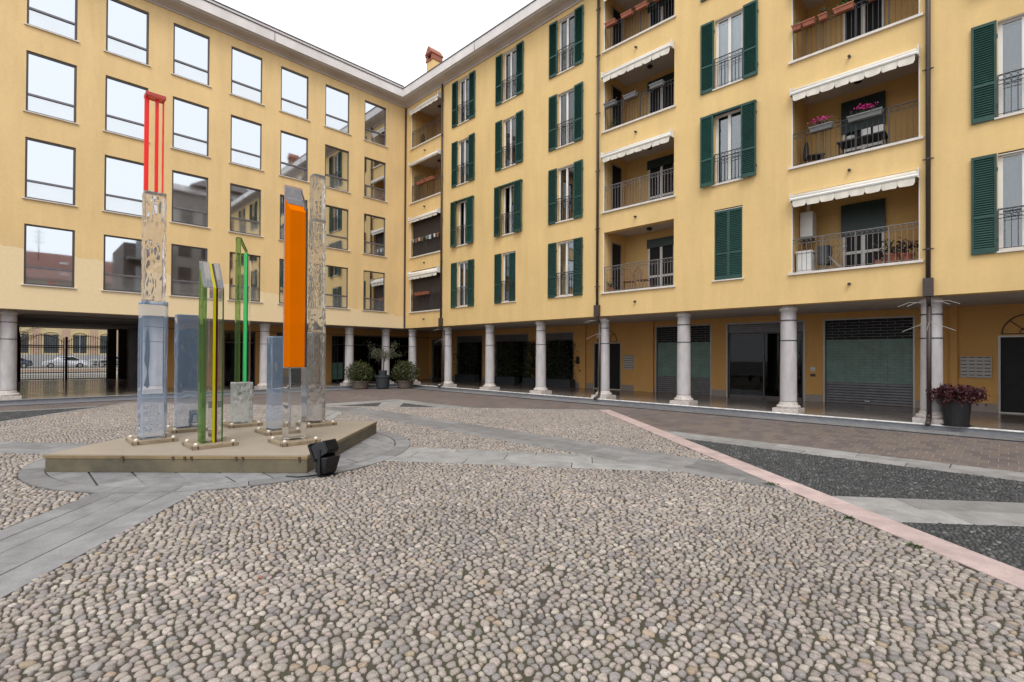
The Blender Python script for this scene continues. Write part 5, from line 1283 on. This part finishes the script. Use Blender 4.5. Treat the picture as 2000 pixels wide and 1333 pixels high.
def chair(x, y, z, rz, m, label, curved=False):
    root = empty('balcony_chair', (x, y, z), rz); tag(root, label, 'chair', 'chairs on the balconies')
    s_ = MB()
    if curved: s_.lathe([(.02, .40), (.23, .41), (.24, .43), (.22, .445), (.02, .44)], 14)
    else: s_.cbox(-.22, .22, -.22, .22, .41, .45, .01)
    s_.build('seat', m, root)
    for a in (-1, 1):
        for b in (-1, 1): MB().tube((a*.21, b*.21, 0), (a*.18, b*.18, .42), .016, 6).build('leg', m, root)
    bk = MB(); pts = [(-.23+.0*t, .22, .43) for t in (0,)]
    arc = [(.24*math.cos(t)*1.0, .22, .46+.42*math.sin(t)) for t in np.linspace(0, math.pi, 11)]; bk.path(arc, .014, 5)
    for i in range(1, 8): xx = -.24+.06*i; bk.tube((xx, .215, .43), (xx, .22, .46+.42*math.sqrt(max(0, 1-(xx/.24)**2))), .008, 4)
    bk.build('backrest', m, root); return root
chair(14.05, .75, BZ[0][0], R(200), 'wood_rattan', 'reddish rattan chair on the lowest middle balcony, left of two', True); chair(14.65, .75, BZ[0][0], R(165), 'wood_rattan', 'brown rattan chair on the lowest middle balcony, right of two', True)
chair(20.25, .8, BZ[1][0], R(120), 'black_plastic', 'black chair at left of the balcony with pink flowers')
chair(1.0, .7, BZ[3][0], R(170), 'black_plastic', 'dark chair on the topmost corner balcony')
tb = empty('balcony_table', (21.45, .65, BZ[1][0])); tag(tb, 'low dark table on the balcony with pink flowers', 'table'); MB().cbox(-.55, .55, -.3, .3, .50, .54, .01).build('top', 'black_plastic', tb)
for a in (-1, 1):
    for b in (-1, 1): MB().tube((a*.5, b*.25, 0), (a*.5, b*.25, .5), .02, 6).build('leg', 'black_plastic', tb)
for k_, x in enumerate((21.55, 21.82)):
    o = soften(MB().box(-.11, .11, -.015, .015, 0, .22).build('cushion', 'white_plastic', None, (x, .5, BZ[1][0]+.545)), .02); tag(o, ['left', 'right'][k_]+' white cushion on the low balcony table', 'cushion')
o = MB().lathe([(.05, 0), (.07, .02), (.10, .10), (.11, .10), (.08, .01)], 12).build('bowl', 'white_plastic', None, (21.2, .5, BZ[1][0]+.545)); tag(o, 'white bowl on the low balcony table', 'bowl')
bo = empty('wall_boiler', (19.88, .95, BZ[0][0]+1.15)); tag(bo, 'white wall boiler hanging at left of the lowest right balcony', 'boiler'); soften(MB().box(0, .34, -.22, .22, 0, .75).build('casing', 'white_plastic', bo), .02); MB().tube((.17, 0, .75), (.17, 0, 1.15), .05, 8).build('flue', 'white_plastic', bo); MB().tube((.1, .05, -.25), (.1, .05, 0), .015, 6).tube((.2, -.05, -.25), (.2, -.05, 0), .015, 6).build('pipe', 'frame_alu', bo); MB().box(.05, .30, -.15, .15, -.09, 0).build('control_panel', 'black_plastic', bo)
cb = empty('storage_cabinet', (20.12, .45, BZ[0][0])); tag(cb, 'white plastic cabinet standing at left of the lowest right balcony', 'cabinet'); soften(MB().box(-.2, .2, -.2, .2, 0, .58).build('body', 'white_plastic', cb), .015); soften(MB().box(-.22, .22, -.22, .22, .582, .66).build('lid', 'white_plastic', cb), .02)
dk = empty('drying_rack', (20.75, .6, BZ[0][0])); tag(dk, 'folding drying rack with dark clothes on the lowest right balcony', 'rack'); q_ = MB()
for s_ in (-1, 1): q_.tube((-.3, s_*.2, 0), (.3, s_*.2, .75), .01, 5); q_.tube((.3, s_*.2, 0), (-.3, s_*.2, .75), .01, 5)
for i in range(7): q_.tube((-.3+.1*i, -.25, .75), (-.3+.1*i, .25, .75), .006, 4)
q_.build('frame', 'frame_alu', dk); MB().box(-.32, -.05, -.22, .22, .25, .76).build('clothes', 'slate_plastic', dk)
def pot_plant(x, y, z, label, leafm, seed, s_=1.0, potm='terracotta'):
    r = np.random.default_rng(seed); root = empty('potted_plant', (x, y, z)); tag(root, label, 'plant', 'potted plants on the balconies')
    MB().lathe([(.08*s_, 0), (.13*s_, .20*s_), (.145*s_, .20*s_), (.145*s_, .24*s_), (.12*s_, .24*s_), (.11*s_, .2*s_)], 14).build('pot', potm, root)
    p = r.normal(0, 1, (160, 3))*np.array([.12, .12, .10])*s_; p[:, 2] += .36*s_; leaves('foliage', leafm, root, p, .08*s_, r, .5)
pot_plant(22.1, .45, BZ[0][0], 'bushy plant at right of the lowest right balcony', 'leaf_dark', 41, 1.3); pot_plant(22.42, .5, BZ[0][0], 'reddish plant at the right end of the lowest right balcony', 'leaf_red', 42, 1.2); pot_plant(21.85, .35, BZ[0][0], 'small terracotta pot plant on the lowest right balcony', 'leaf_red', 43, .7)
pot_plant(13.6, .3, BZ[0][0], 'small pot plant at left end of the lowest middle balcony', 'leaf_dark', 44, .8); pot_plant(13.65, .3, BZ[2][0], 'yellow leaved pot plant at left end of the middle balcony with grey planters', 'leaf_fresh', 45, .8)
